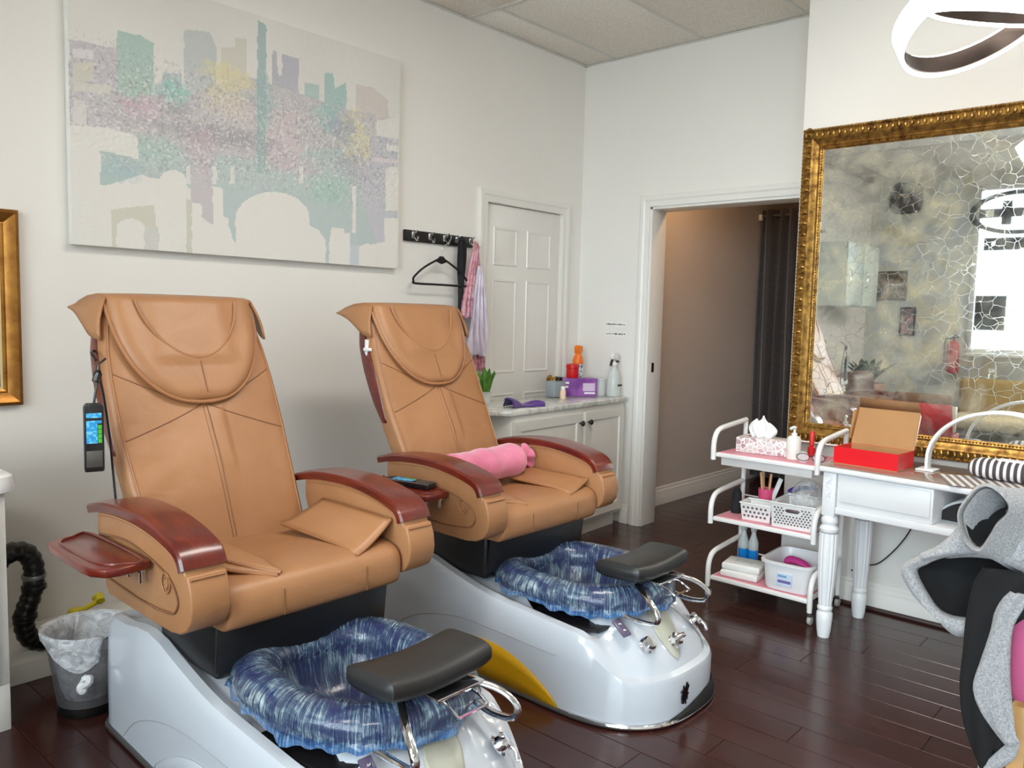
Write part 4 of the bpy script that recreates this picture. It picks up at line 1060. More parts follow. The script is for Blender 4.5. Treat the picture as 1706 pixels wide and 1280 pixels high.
# ------------------------------------------------------------------ counter in the far corner
CAB = plain('cabinet_paint', (224, 222, 216), 0.35)
def counter():
    rz = math.radians(-3.5)                                   # stands slightly askew to the wall
    loc = (4.36, 2.93, 0)
    r = thing('base_cabinet', 'white two door base cabinet standing in front of the panelled door', 'cabinet', loc, -rz)
    M().span((-1.16, 0.045, 0.0), (-0.02, 0.36, 0.09)).build('toe_kick', CAB, r)
    M().span((-1.18, 0.0, 0.09), (-0.01, 0.36, 0.805)).build('carcass', CAB, r, bevel=0.002)
    def raised(name, x0, x1, z0, z1, par):
        def q(i, y): return [(x0+i, y, z0+i), (x1-i, y, z0+i), (x1-i, y, z1-i), (x0+i, y, z1-i)]
        return M().loft([q(0, -0.001), q(0, -0.018), q(0.003, -0.020), q(0.055, -0.020), q(0.060, -0.011), q(0.066, -0.011), q(0.095, -0.018)]).build(name, CAB, par, angle=15)
    for x0, x1, kx in ((-0.485, -0.03, -0.455), (-1.165, -0.515, -0.545)):
        d = raised('cabinet_door', x0, x1, 0.115, 0.775, r)
        M().lathe([(0.006, 0.0), (0.006, -0.012), (0.015, -0.017), (0.017, -0.026), (0.010, -0.033), (0, -0.034)], 16, (kx, -0.020, 0.715), 'y').build('knob', plain('gunmetal', (92, 90, 88), 0.25, 0.9), d)
    g = N('marble_counter'); v = g.coord('Object'); n = g.noise(v, 5, 6, 0.65, 2.2)
    g.l(g.ramp(n, [(0.42, C4((222, 222, 216))), (0.5, C4((190, 194, 190))), (0.56, C4((224, 224, 219)))]), g.b.inputs['Base Color']); g.set(Roughness=0.14)
    t = M().prism([(-1.30, 0.13), (-1.20, -0.022), (-0.004, -0.022), (-0.004, 0.375), (-1.30, 0.375)], 0.806, 0.838, 'z').build('countertop', g.m, None, bevel=0.008, seg=3)
    t.location = loc; t.rotation_euler = (0, 0, -rz)
    tag(t, 'pale veined marble countertop lying on the white base cabinet', 'countertop')
counter()
ZT = 0.839
def sprig():
    gr = plain('leaf_green', (88, 140, 52), 0.45, var=0.2); 
    r = thing('potted_sprig', 'green leafy sprig in a small glass behind the farther chair back', 'plant', (3.30, 3.16, ZT))
    M().lathe([(0, 0), (0.028, 0), (0.032, 0.07), (0.029, 0.07), (0.026, 0.005), (0, 0.005)], 20).build('glass_vase', plain('clear_glass', (235, 240, 240), 0.05, alpha=0.35), r)
    for k in range(9):
        q = k*2.4; tilt = 0.25+0.05*(k % 3); L = 0.11+0.015*(k % 4)
        rows = []
        for i in range(9):
            t = i/8; c = Vector((math.cos(q)*(0.01+tilt*L*t*t), math.sin(q)*(0.01+tilt*L*t*t), 0.05+L*t)); w = 0.024*math.sin(math.pi*min(1, t*0.92+0.06))
            s = Vector((-math.sin(q), math.cos(q), 0)); rows.append([tuple(c+s*w*a+Vector((math.cos(q), math.sin(q), 0))*abs(a)*0.006) for a in (-1, 0, 1)])
        M().grid(rows).build('leaf', gr, r, solid=0.0015)
sprig()
def counter_things():
    pc = plain('purple_towelling', (84, 44, 130), 0.9, var=0.12, bump=0.6, bscale=120, sheen=0.4)
    rows = []
    for i in range(21):
        t = i/20; rows.append([(-0.11+0.22*t+0.012*math.sin(k*0.7), -0.05+0.10*k/12+0.018*math.sin(t*4), 0.004+(0.026+0.014*math.sin(t*7+1))*math.sin(math.pi*k/12)**0.6*(0.75+0.5*(t < .35))) for k in range(13)])
    o = M().grid(rows).build('purple_cloth', pc, None, solid=0.004, angle=80); o.location = (3.36, 2.93, ZT); o.rotation_euler = (0, 0, -0.15)
    tag(o, 'crumpled purple cloth lying on the pale countertop', 'cloth')
    r = thing('small_bottle', 'tiny white bottle standing at the middle of the countertop', 'bottle', (3.88, 3.06, ZT))
    M().lathe([(0, 0), (0.017, 0), (0.018, 0.01), (0.018, 0.05), (0.012, 0.058), (0, 0.058)], 18).build('bottle_body', plain('peach_label', (236, 206, 184), 0.5), r)
    M().lathe([(0, 0.058), (0.014, 0.058), (0.014, 0.078), (0, 0.08)], 18).build('cap', plain('white_plastic', (236, 236, 234), 0.35), r)
    r = thing('grey_canister', 'blue grey lidded canister in front of the brass door knob', 'canister', (3.955, 3.18, ZT))
    M().prism([(-0.055, -0.04), (0.055, -0.04), (0.055, 0.04), (-0.055, 0.04)], 0, 0.10, 'z').build('canister_body', plain('blue_grey_tin', (150, 158, 164), 0.4), r, bevel=0.008)
    M().lathe([(0, 0), (0.022, 0), (0.024, 0.012), (0.018, 0.022), (0, 0.024)], 16, (0.03, 0.0, 0.10)).build('lid', plain('dark_metal', (45, 38, 34), 0.4, 0.8), r)
    # purple carton
    r = thing('glove_carton', 'purple printed carton in the corner of the countertop', 'carton', (4.13, 3.14, ZT), math.radians(-38))
    pb = N('violet_print'); v = pb.coord('Object'); pb.l(pb.ramp(pb.noise(v, 9, 2), [(0.4, C4((118, 56, 140))), (0.6, C4((150, 92, 170)))]), pb.b.inputs['Base Color']); pb.set(Roughness=0.35)
    M().span((-0.115, -0.055, 0), (0.115, 0.055, 0.115)).build('box_body', pb.m, r, bevel=0.003)
    wt = plain('white_print', (236, 232, 238), 0.5)
    M().span((0.02, -0.0562, 0.035), (0.10, -0.0552, 0.085)).build('label_patch', plain('lilac_print', (206, 186, 214), 0.5), r)
    for a, b, z in ((-0.10, -0.07, 0.08), (-0.10, -0.075, 0.055), (0.03, 0.10, 0.016)): M().span((a, -0.0562, z), (b, -0.0552, z+0.012)).build('printed_word', wt, r)
    for z in (0.028, 0.078): M().span((0.1152, -0.03, z), (0.1162, 0.03, z+0.014)).build('printed_word', wt, r)
    r = thing('red_jar', 'red lidded jar standing on the purple carton', 'jar', (4.105, 3.165, ZT+0.1155))
    rd = plain('red_plastic', (204, 24, 26), 0.35)
    M().lathe([(0, 0), (0.036, 0), (0.04, 0.008), (0.04, 0.058), (0.036, 0.062), (0, 0.062)], 24).build('jar_body', rd, r)
    M().lathe([(0.0, 0.062), (0.042, 0.062), (0.042, 0.082), (0.034, 0.088), (0, 0.088)], 24).build('jar_lid', rd, r)
    r = thing('spray_bottle', 'bottle with orange sprayer top behind the purple carton', 'bottle', (4.265, 3.245, ZT))
    g = N('blue_white_label'); v = g.coord('Object', (1, 1, 1)); g.l(g.ramp(g.noise(v, 46, 2), [(0.44, C4((72, 104, 150))), (0.52, C4((226, 228, 232)))]), g.b.inputs['Base Color']); g.set(Roughness=0.4)
    M().lathe([(0, 0), (0.034, 0), (0.036, 0.01), (0.036, 0.185), (0.030, 0.20), (0, 0.20)], 24).build('bottle_body', g.m, r)
    og = plain('orange_plastic', (242, 120, 30), 0.35)
    M().lathe([(0.036, 0.195), (0.037, 0.21), (0.030, 0.24), (0.022, 0.255), (0.020, 0.27), (0, 0.27)], 20).build('collar', og, r)
    M().prism([(-0.022, 0.262), (0.02, 0.262), (0.028, 0.29), (0.028, 0.312), (-0.015, 0.318), (-0.026, 0.30)], -0.018, 0.018, 'y').build('sprayer', og, r, bevel=0.006)
    r = thing('drinking_glass', 'clear straight glass beside the purple carton', 'glass', (4.255, 3.05, ZT))
    M().lathe([(0, 0), (0.03, 0), (0.034, 0.11), (0.032, 0.11), (0.028, 0.008), (0, 0.008)], 24).build('glass_wall', plain('clear_glass', (235, 240, 240), 0.05, alpha=0.35), r)
    M().lathe([(0.0335, 0.106), (0.0345, 0.106), (0.0345, 0.112), (0.0335, 0.112)], 24).build('glass_rim', plain('glass_edge', (206, 216, 214), 0.1), r)
    r = thing('spray_bottle', 'clear spray bottle with black trigger at the right end of the countertop', 'bottle', (4.315, 2.99, ZT))
    cl = plain('cloudy_plastic', (222, 228, 226), 0.15, alpha=0.6)
    M().lathe([(0, 0), (0.044, 0), (0.047, 0.012), (0.045, 0.10), (0.036, 0.15), (0.016, 0.185), (0.014, 0.205), (0, 0.205)], 24).build('bottle_body', cl, r)
    M().lathe([(0.015, 0.2), (0.02, 0.2), (0.02, 0.222), (0.012, 0.225)], 16).build('collar', plain('white_plastic', (236, 236, 234), 0.35), r)
    M().prism([(-0.035, 0.238), (0.03, 0.228), (0.034, 0.25), (0.02, 0.275), (-0.02, 0.28), (-0.04, 0.262)], -0.014, 0.014, 'y').build('sprayer_head', plain('white_plastic', (236, 236, 234), 0.35), r, bevel=0.006)
    M().tube(spline([(-0.02, 0, 0.236), (-0.032, 0, 0.22), (-0.04, 0, 0.195)], 4), 0.008, 8).build('trigger', DARKP, r)
    M().tube([(-0.005, -0.014, 0.22), (0.025, -0.014, 0.222)], 0.008, 8).build('trigger', DARKP, r)
    M().span((-0.02, -0.047, 0.066), (0.026, -0.0445, 0.078)).build('label_strip', plain('dark_green_print', (60, 70, 60), 0.5), r)
counter_things()
def wall_notes():
    ink = plain('dark_ink', (92, 74, 84), 0.7)
    paper = plain('white_paper', (232, 231, 226), 0.8)
    for y, z, words, lab in ((3.05, 1.298, 'do not touch', 'upper small strip of dark lettering on the wall above the counter'), (3.055, 1.236, 'thank you', 'lower small strip of faint lettering on the wall above the counter')):
        r = thing('lettering_strip', lab, 'notice', (XB, y, z))
        M().span((-0.0015, -0.085, -0.016), (-0.0004, 0.085, 0.016)).build('paper', paper, r)
        # the writing is too small to read: short dashes as it appears
        rr = random.Random(words); x = 0.075
        while x > -0.07:
            w = rr.uniform(0.006, 0.016); M().span((-0.0022, x-w, -0.003+rr.uniform(-.002, .002)), (-0.0015, x, 0.004+rr.uniform(-.002, .003))).build('pen_stroke', ink, r); x -= w+rr.uniform(0.003, 0.008)
wall_notes()

# ------------------------------------------------------------------ hallway curtain
def hall_curtain():
    c = N('charcoal_curtain'); v = c.coord('Object'); c.l(c.ramp(c.noise(v, 40, 3), [(0.3, C4((58, 53, 54))), (0.7, C4((70, 65, 66)))]), c.b.inputs['Base Color']); c.set(Roughness=0.8, Sheen_Weight=0.3)
    r = thing('curtain_rod', 'thin curtain rod with white end bracket across the hallway', 'curtain rod', (6.45, 2.4, 2.21))
    M().tube([(0, -0.58, 0), (0, 0.632, 0)], 0.012, 12).build('rod', plain('grey_rod', (120, 116, 112), 0.4, 0.6), r)
    M().box((0.0, 0.645, -0.01), (0.04, 0.028, 0.05)).build('bracket', plain('white_plastic', (236, 236, 234), 0.35), r, bevel=0.004)
    rows = []
    for i in range(12):
        z = 2.26-2.22*i/11; rows.append([(6.45+0.042*math.sin(k*0.62)*(0.8+0.2*i/11)+0.004*math.sin(i+k), 3.035-1.19*k/120+0.012*math.sin(k*0.31+i*0.3), z) for k in range(121)])
    o = M().grid(rows).build('hall_curtain', c.m, None, solid=0.004, angle=80)
    tag(o, 'dark charcoal curtain hanging in folds at the end of the hallway', 'curtain')
hall_curtain()
# dim warm lamp further down the hall, out of sight beyond the head of the doorway
def hall_lamp():
    r = thing('hall_ceiling_lamp', 'small round lamp on the hallway ceiling behind the doorway head', 'lamp', (4.95, 2.55, 2.615))
    e = N('warm_diffuser'); e.set(Base_Color=C4((240, 220, 190)), Roughness=0.5); e.b.inputs['Emission Color'].default_value = (1, 0.62, 0.32, 1); e.b.inputs['Emission Strength'].default_value = 75.0; e.noise(e.coord(), 5)
    M().lathe([(0.07, 0.0), (0.07, -0.02), (0.05, -0.04), (0, -0.05)], 24).build('diffuser', e.m, r)
    M().lathe([(0.085, 0.003), (0.085, -0.012), (0.07, -0.014)], 24).build('lamp_ring', CHROME, r)
hall_lamp()

# ------------------------------------------------------------------ ornate mirror on the right wall
def ornate_mirror():
    y1, y0, z0, z1 = 1.648, 0.36, 0.752, 2.268; w = 0.102
    r = thing('ornate_mirror', 'large wall mirror with carved gold frame and crackled gold-leaf glass', 'mirror', (XM, (y0+y1)/2, z0))
    W, H = (y1-y0)/2, z1-z0
    cor = [(W, 0, -1, 1), (-W, 0, 1, 1), (-W, H, 1, -1), (W, H, -1, -1)]
    prof = [(0, 0.001), (0, 0.030), (0.006, 0.040), (0.012, 0.042), (0.018, 0.036), (0.05, 0.048), (0.056, 0.044), (0.060, 0.040), (0.078, 0.030), (0.082, 0.032), (0.086, 0.026), (w-0.004, 0.020), (w, 0.016), (w, 0.001)]
    fr = M().loft([[(-t, y+sy*d, z+sz*d) for d, t in prof] for y, z, sy, sz in cor], wrap=True).build('frame', GOLD, r, angle=20)
    # carved leaf band and bead rows, one object per run and kind
    leaf = M(); leafs = []
    def run(m, a, b, inner, step, fn):
        a, b = Vector(a), Vector(b); L = (b-a).length; n = int(L/step); t = (b-a)/L; s = Vector(inner)
        for i in range(n): fn(m, a+t*(i+0.5)*L/n, t, s, i)
    out = Vector((-1, 0, 0))
    def carve(m, p, t, s, i):
        sg = 1 if i % 2 else -1
        pts = []
        for k in range(7):
            q = -0.2+k*0.55; pts.append(tuple(p+s*(0.034+0.014*math.cos(q)*sg)+t*(0.010*math.sin(q))+out*(0.044+0.006*math.sin(k*0.5))))
        m.tube(pts, [0.002, 0.0045, 0.006, 0.006, 0.005, 0.0035, 0.0015], 5)
    def bead(m, p, t, s, i):
        m.tube([tuple(p-t*0.0055+s*0.093+out*0.021), tuple(p+s*0.0935+out*0.0265), tuple(p+t*0.0055+s*0.093+out*0.021)], [0.0015, 0.0042, 0.0015], 5)
    def tooth(m, p, t, s, i):
        m.tube([tuple(p+s*0.003+out*0.036), tuple(p+s*0.010+out*0.044), tuple(p+s*0.019+out*0.039)], [0.003, 0.005, 0.002], 5)
    for a, b, inner in (((0, W, 0), (0, W, H), (0, -1, 0)), ((0, -W, 0), (0, -W, H), (0, 1, 0)), ((0, W, H), (0, -W, H), (0, 0, -1)), ((0, W, 0), (0, -W, 0), (0, 0, 1))):
        m = M(); run(m, a, b, inner, 0.026, carve); m.build('carved_scrolls', GOLD, fr)['kind'] = 'stuff'
        m = M(); run(m, a, b, inner, 0.0135, bead); m.build('bead_row', GOLD, fr)['kind'] = 'stuff'
        m = M(); run(m, a, b, inner, 0.017, tooth); m.build('leaf_edge', GOLD, fr)['kind'] = 'stuff'
    g = N('gold_veined_mirror'); v = g.coord('Object')
    nz = g.n('ShaderNodeTexNoise'); g.l(v, nz.inputs['Vector']); nz.inputs['Scale'].default_value = 9; nz.inputs['Detail'].default_value = 3
    mixv = g.n('ShaderNodeMixRGB'); mixv.inputs[0].default_value = 0.06; g.l(v, mixv.inputs[1]); g.l(nz.outputs['Color'], mixv.inputs[2])
    vo = g.n('ShaderNodeTexVoronoi', feature='DISTANCE_TO_EDGE'); vo.inputs['Scale'].default_value = 21; g.l(mixv.outputs[0], vo.inputs['Vector'])
    gate = g.noise(v, 5, 3)
    ed = g.ramp(vo.outputs['Distance'], [(0.005, (1, 1, 1, 1)), (0.014, (0, 0, 0, 1))])
    gt = g.ramp(gate, [(0.36, (0.15,)*3+(1,)), (0.58, (0.9,)*3+(1,))])
    crack = g.n('ShaderNodeMath', operation='MULTIPLY'); g.l(ed, crack.inputs[0]); g.l(gt, crack.inputs[1])
    patch = g.ramp(g.noise(v, 7.5, 6, 0.65, 0.5), [(0.42, (0, 0, 0, 1)), (0.70, (1, 1, 1, 1))])
    base = g.n('ShaderNodeMixRGB'); g.l(patch, base.inputs[0]); base.inputs[1].default_value = C4((238, 241, 240)); base.inputs[2].default_value = C4((230, 224, 196))
    fin = g.n('ShaderNodeMixRGB'); g.l(crack.outputs[0], fin.inputs[0]); g.l(base.outputs[0], fin.inputs[1]); fin.inputs[2].default_value = C4((92, 68, 30))
    g.l(fin.outputs[0], g.b.inputs['Base Color']); me_ = g.n('ShaderNodeMath', operation='MULTIPLY_ADD', i_1=-0.32, i_2=0.97); g.l(patch, me_.inputs[0]); g.l(me_.outputs[0], g.b.inputs['Metallic'])
    rg = g.n('ShaderNodeMath', operation='MULTIPLY_ADD', i_1=0.5, i_2=0.015); g.l(crack.outputs[0], rg.inputs[0]); g.l(rg.outputs[0], g.b.inputs['Roughness'])
    M().span((-0.014, -W+w-0.003, w-0.003), (-0.010, W-w+0.003, H-w+0.003)).build('mirror_glass', g.m, r)
ornate_mirror()

# ------------------------------------------------------------------ trolley and what it carries
WMET = plain('white_enamel', (232, 230, 228), 0.28)
PINKM = plain('pink_shelf_mat', (220, 146, 160), 0.45)
def trolley():
    x0, x1, ya, yb = 3.50, 3.83, 1.835, 1.335
    r = thing('salon_trolley', 'white three shelf trolley with tubular ends left of the nail table', 'trolley', (x0, yb, 0))
    Wd, D = ya-yb, x1-x0
    for z in (0.715, 0.405, 0.115):
        s = M().span((0.0, 0.012, z-0.02), (D, Wd-0.012, z)).build('shelf', WMET, r, bevel=0.004)
        M().span((0.012, 0.022, z), (D-0.012, Wd-0.022, z+0.002)).build('shelf_mat', PINKM, s)
        M().tube([(D, 0.01, z+0.055), (D, Wd-0.01, z+0.055)], 0.004, 8).build('back_rail', WMET, s)
        for y in (0.0, Wd):
            p = spline([(0.0, y, z-0.035), (0.0, y, z+0.04), (0.018, y, z+0.085), (0.06, y, z+0.108), (0.16, y, z+0.118), (D, y, z+0.13)], 6)
            M().tube(p, 0.0125, 12).build('end_rail', WMET, s)
    for y in (0.0, Wd):
        M().tube([(D, y, 0.06), (D, y, 0.845)], 0.0115, 12).build('post', WMET, r)
        M().tube([(0.0, y, 0.06), (0.0, y, 0.12)], 0.0115, 12).build('post', WMET, r)
    M().span((0.02, 0.03, 0.655), (D-0.02, Wd-0.03, 0.694)).build('drawer', plain('drawer_grey', (206, 202, 200), 0.4), r, bevel=0.004)
    for x in (0.0, D):
        for y in (0.0, Wd):
            w = M().lathe([(0.0, -0.009), (0.017, -0.009), (0.0215, -0.005), (0.0215, 0.005), (0.017, 0.009), (0, 0.009)], 18, (x+0.012, y, 0.0225), 'y').build('castor_wheel', plain('clear_grey_wheel', (176, 172, 168), 0.3), r)
            M().tube([(x, y, 0.065), (x, y, 0.05), (x+0.010, y, 0.04)], 0.011, 8).build('castor_fork', plain('dull_steel', (150, 150, 148), 0.35, 0.9), w)
trolley()
def tissue_box():
    r = thing('tissue_box', 'tissue box with white and rose triangle pattern on the trolley top', 'tissue box', (3.655, 1.652, 0.718), math.radians(-82))
    g = N('triangle_print'); v = g.coord('Object', (38, 38, 44)); 
    ck = g.n('ShaderNodeTexVoronoi', feature='F1', distance='MANHATTAN'); g.l(v, ck.inputs['Vector']); ck.inputs['Scale'].default_value = 1.1
    ve = g.n('ShaderNodeTexVoronoi', feature='DISTANCE_TO_EDGE'); g.l(v, ve.inputs['Vector']); ve.inputs['Scale'].default_value = 1.1
    sp = g.n('ShaderNodeSeparateColor'); g.l(ck.outputs['Color'], sp.inputs[0])
    c = g.ramp(sp.outputs[0], [(0.2, C4((196, 168, 170))), (0.5, C4((168, 130, 136))), (0.75, C4((206, 196, 196)))])
    e = g.ramp(ve.outputs['Distance'], [(0.05, (1, 1, 1, 1)), (0.1, (0, 0, 0, 1))])
    mx = g.n('ShaderNodeMixRGB'); g.l(e, mx.inputs[0]); g.l(c, mx.inputs[1]); mx.inputs[2].default_value = C4((236, 234, 232)); g.l(mx.outputs[0], g.b.inputs['Base Color']); g.set(Roughness=0.4)
    M().span((-0.12, -0.058, 0), (0.12, 0.058, 0.072)).build('box_body', g.m, r, bevel=0.003)
    rows = []
    for i in range(12):
        t = i/11; w = 0.045+0.028*math.sin(t*2.6); rows.append([(-0.015+w*(-1+2*k/12)*(1-0.5*t**3), 0.018*math.sin(k*1.1+t*2)*(1-0.4*t), 0.072+0.095*t+0.012*math.cos(k*0.9)*t-0.02*abs(-1+2*k/12)**2*t) for k in range(13)])
    M().grid(rows).build('tissue', plain('white_tissue', (240, 240, 240), 0.9), r, solid=0.006, angle=80)
tissue_box()
def lotion():
    r = thing('pump_bottle', 'white lotion pump bottle beside the tissue box', 'bottle', (3.60, 1.487, 0.718))
    M().lathe([(0, 0), (0.030, 0), (0.032, 0.008), (0.032, 0.09), (0.024, 0.105), (0.012, 0.108), (0, 0.108)], 24).build('bottle_body', plain('cream_white_plastic', (230, 226, 218), 0.3), r)
    wp = plain('white_plastic', (236, 236, 234), 0.35)
    M().lathe([(0.013, 0.105), (0.013, 0.12), (0.006, 0.122), (0.006, 0.14), (0, 0.14)], 16).build('pump_collar', wp, r)
    M().tube(spline([(0.008, 0, 0.143), (-0.008, 0.0, 0.147), (-0.03, 0.006, 0.142)], 5), 0.007, 8).build('pump_nozzle', wp, r)
lotion()
def red_clip():
    r = thing('nail_polish', 'small red capped nail polish bottle behind the lotion bottle', 'nail polish', (3.73, 1.455, 0.718))
    M().lathe([(0, 0), (0.018, 0), (0.018, 0.045), (0.008, 0.052), (0, 0.052)], 16).build('bottle_body', plain('red_lacquer', (190, 30, 34), 0.2), r)
    M().lathe([(0, 0.052), (0.011, 0.052), (0.012, 0.115), (0.010, 0.12), (0, 0.12)], 16).build('cap', plain('red_cap', (200, 40, 36), 0.35), r)
red_clip()
def spectacles():
    c = plain('dark_brown_acetate', (48, 28, 26), 0.3)
    r = thing('spectacles', 'dark rimmed spectacles lying on the right of the trolley top', 'spectacles', (3.565, 1.392, 0.7205), math.radians(-75))
    for x in (-0.033, 0.033):
        M().tube([(x+0.027*math.cos(q), 0, 0.02+0.017*math.sin(q)) for q in np.linspace(0, 2*math.pi, 21)[:-1]], 0.002, 6, closed=True).build('lens_rim', c, r)
        M().tube(spline([(x*1.82, 0, 0.026), (x*1.85, 0.06, 0.020), (x*1.6, 0.12, 0.004)], 5), 0.002, 6).build('temple', c, r)
        M().lathe([(0.0, -0.0006), (0.0255, -0.0006), (0.0255, 0.0006), (0, 0.0006)], 20, (x, 0, 0.02), 'y').build('lens', plain('clear_glass', (235, 240, 240), 0.05, alpha=0.35), r)
    M().tube(spline([(-0.008, 0, 0.024), (0, 0, 0.028), (0.008, 0, 0.024)], 4), 0.002, 6).build('bridge', c, r)
spectacles()
def basket(name, label, loc, rz, W, D, H, flare, holes, handle):
    wp = plain('white_basket_plastic', (232, 230, 228), 0.4)
    r = thing(name, label, 'basket', loc, rz)
    a, b = W/2, D/2
    def q(k, z): return [(-a*k, -b*k, z), (a*k, -b*k, z), (a*k, b*k, z), (-a*k, b*k, z)]
    f = flare
    M().loft([q(f, 0.0), q(1, H), q(1.04, H), q(1.04, H-0.006), q(1-0.012/b*1, H-0.008), q(f-0.03, 0.004)]).build('basket_wall', wp, r, bevel=0.002)
    dk = plain('basket_hole', (96, 84, 88), 0.7)
    def wallpt(side, s, t):
        k = f+(1-f)*t; z = H*t
        return {'f': (a*k*s, -b*k-0.0008, z), 'b': (a*k*s, b*k+0.0008, z), 'l': (-a*k-0.0008, b*k*s, z), 'r': (a*k+0.0008, b*k*s, z)}[side]
    for side in 'flbr':
        m = M()
        nx = holes if side in 'fb' else max(3, int(holes*D/W)); nz = max(3, int(holes*H/W*1.1))
        for i in range(nx):
            for j in range(nz):
                s = -0.86+1.72*(i+0.5+(0.25 if j % 2 else -0.25))/nx; t = 0.14+0.70*(j+0.5)/nz
                if handle and side == 'f' and abs(s) < 0.42 and 0.55 < t: continue
                c = Vector(wallpt(side, s, t)); ex = Vector(wallpt(side, s+0.05, t))-c; ez = Vector(wallpt(side, s, t+0.05))-c
                ex.normalize(); ez.normalize(); rr = W/nx*0.26
                m.add([tuple(c+rr*(math.cos(k)*ex+math.sin(k)*ez)) for k in np.linspace(0, 2*math.pi, 7)[:-1]], [tuple(range(6))])
        m.build('pierced_holes', dk, r)['kind'] = 'stuff'
    if handle:
        pts = [(s*0.34, 0.72+0.07*t2) for s, t2 in ((-1, 0.3), (-0.7, 1), (0.7, 1), (1, 0.3), (0.7, -1), (-0.7, -1), (-1, -0.3))]
        M().add([wallpt('f', s, t) for s, t in pts], [tuple(range(len(pts)))]).build('hand_slot', dk, r, solid=0.002)
    return r
basket('small_basket', 'small white pierced basket at the front of the middle trolley shelf', (3.60, 1.635, 0.408), math.radians(-84), 0.15, 0.12, 0.085, 0.86, 6, False)
basket('storage_basket', 'larger white perforated basket with hand slot on the middle trolley shelf', (3.635, 1.452, 0.408), math.radians(-86), 0.20, 0.23, 0.118, 0.94, 11, True)
def middle_shelf():
    r = thing('brush_cup', 'pink cup holding wooden sticks and a white file on the trolley', 'cup', (3.73, 1.665, 0.408))
    M().lathe([(0, 0), (0.03, 0), (0.038, 0.125), (0.035, 0.125), (0.028, 0.006), (0, 0.006)], 22).build('cup_wall', plain('hot_pink_plastic', (226, 84, 128), 0.35), r)
    wd = plain('pale_wood', (214, 168, 124), 0.6)
    for i, (dx, dy, h, m_) in enumerate(((-0.012, 0.012, 0.205, wd), (0.01, 0.016, 0.21, wd), (0.0, -0.012, 0.20, wd), (0.014, -0.004, 0.195, plain('brown_stick', (150, 84, 56), 0.5)))):
        M().tube([(dx*0.5, dy*0.5, 0.01), (dx*1.8, dy*1.8, h)], 0.006, 8).build('stick', m_, r)
    M().tube([(0.0, -0.015, 0.03), (-0.01, -0.075, 0.185)], 0.011, 8, flat=0.4).build('nail_file', plain('white_plastic', (236, 236, 234), 0.35), r)
    o = M().tube(spline([(0, 0.0, 0.13), (0.0, -0.05, 0.15), (-0.01, -0.11, 0.165), (0, -0.14, 0.158)], 5), [0.012, 0.018, 0.022, 0.024, 0.022, 0.02, 0.018, 0.018, 0.019, 0.021, 0.02, 0.018, 0.016, 0.014, 0.012, 0.008], 10, flat=0.6).build('blue_brush', plain('ultramarine_plastic', (60, 48, 138), 0.4), None)
    o.location = (3.745, 1.56, 0.405); tag(o, 'dark blue handled brush resting behind the larger white basket', 'brush')
    g = N('clear_film'); v = g.coord('Object'); n = g.noise(v, 30, 4, 0.6, 1); g.set(Base_Color=C4((230, 232, 232)), Roughness=0.12); g.l(g.ramp(n, [(0.4, (0.12,)*3+(1,)), (0.65, (0.5,)*3+(1,))]), g.b.inputs['Alpha']); g.bump(n, 0.9, 0.02)
    m = M(); loops = []
    for i in range(9):
        t = i/8; R = 0.072*math.sin(math.pi*(0.12+0.80*t))**0.7
        loops.append([(R*(1+0.12*math.sin(3*q+i)+0.08*math.sin(7*q))*math.cos(q), R*(1+0.12*math.sin(4*q+i))*math.sin(q), 0.02+0.19*t) for q in np.linspace(0, 2*math.pi, 25)[:-1]])
    o = m.loft(loops).build('clear_bag', g.m, None, angle=80); o.location = (3.645, 1.43, 0.412); tag(o, 'crumpled clear plastic bag stuffed in the larger white basket', 'plastic bag')
    o = M().loft([[(0.02*math.cos(q)*k+x, 0.022*math.sin(q)*k, z) for q in np.linspace(0, 2*math.pi, 15)[:-1]] for x, z, k in ((0, 0.0, 1.1), (0, 0.02, 1.3), (0.004, 0.05, 1.2), (0.006, 0.10, 1.0), (0.006, 0.12, 0.6))]).build('black_pouch', plain('black_fabric', (22, 21, 24), 0.85), None)
    o.location = (3.64, 1.775, 0.4085); tag(o, 'small black pouch at the left end of the middle trolley shelf', 'pouch')
middle_shelf()
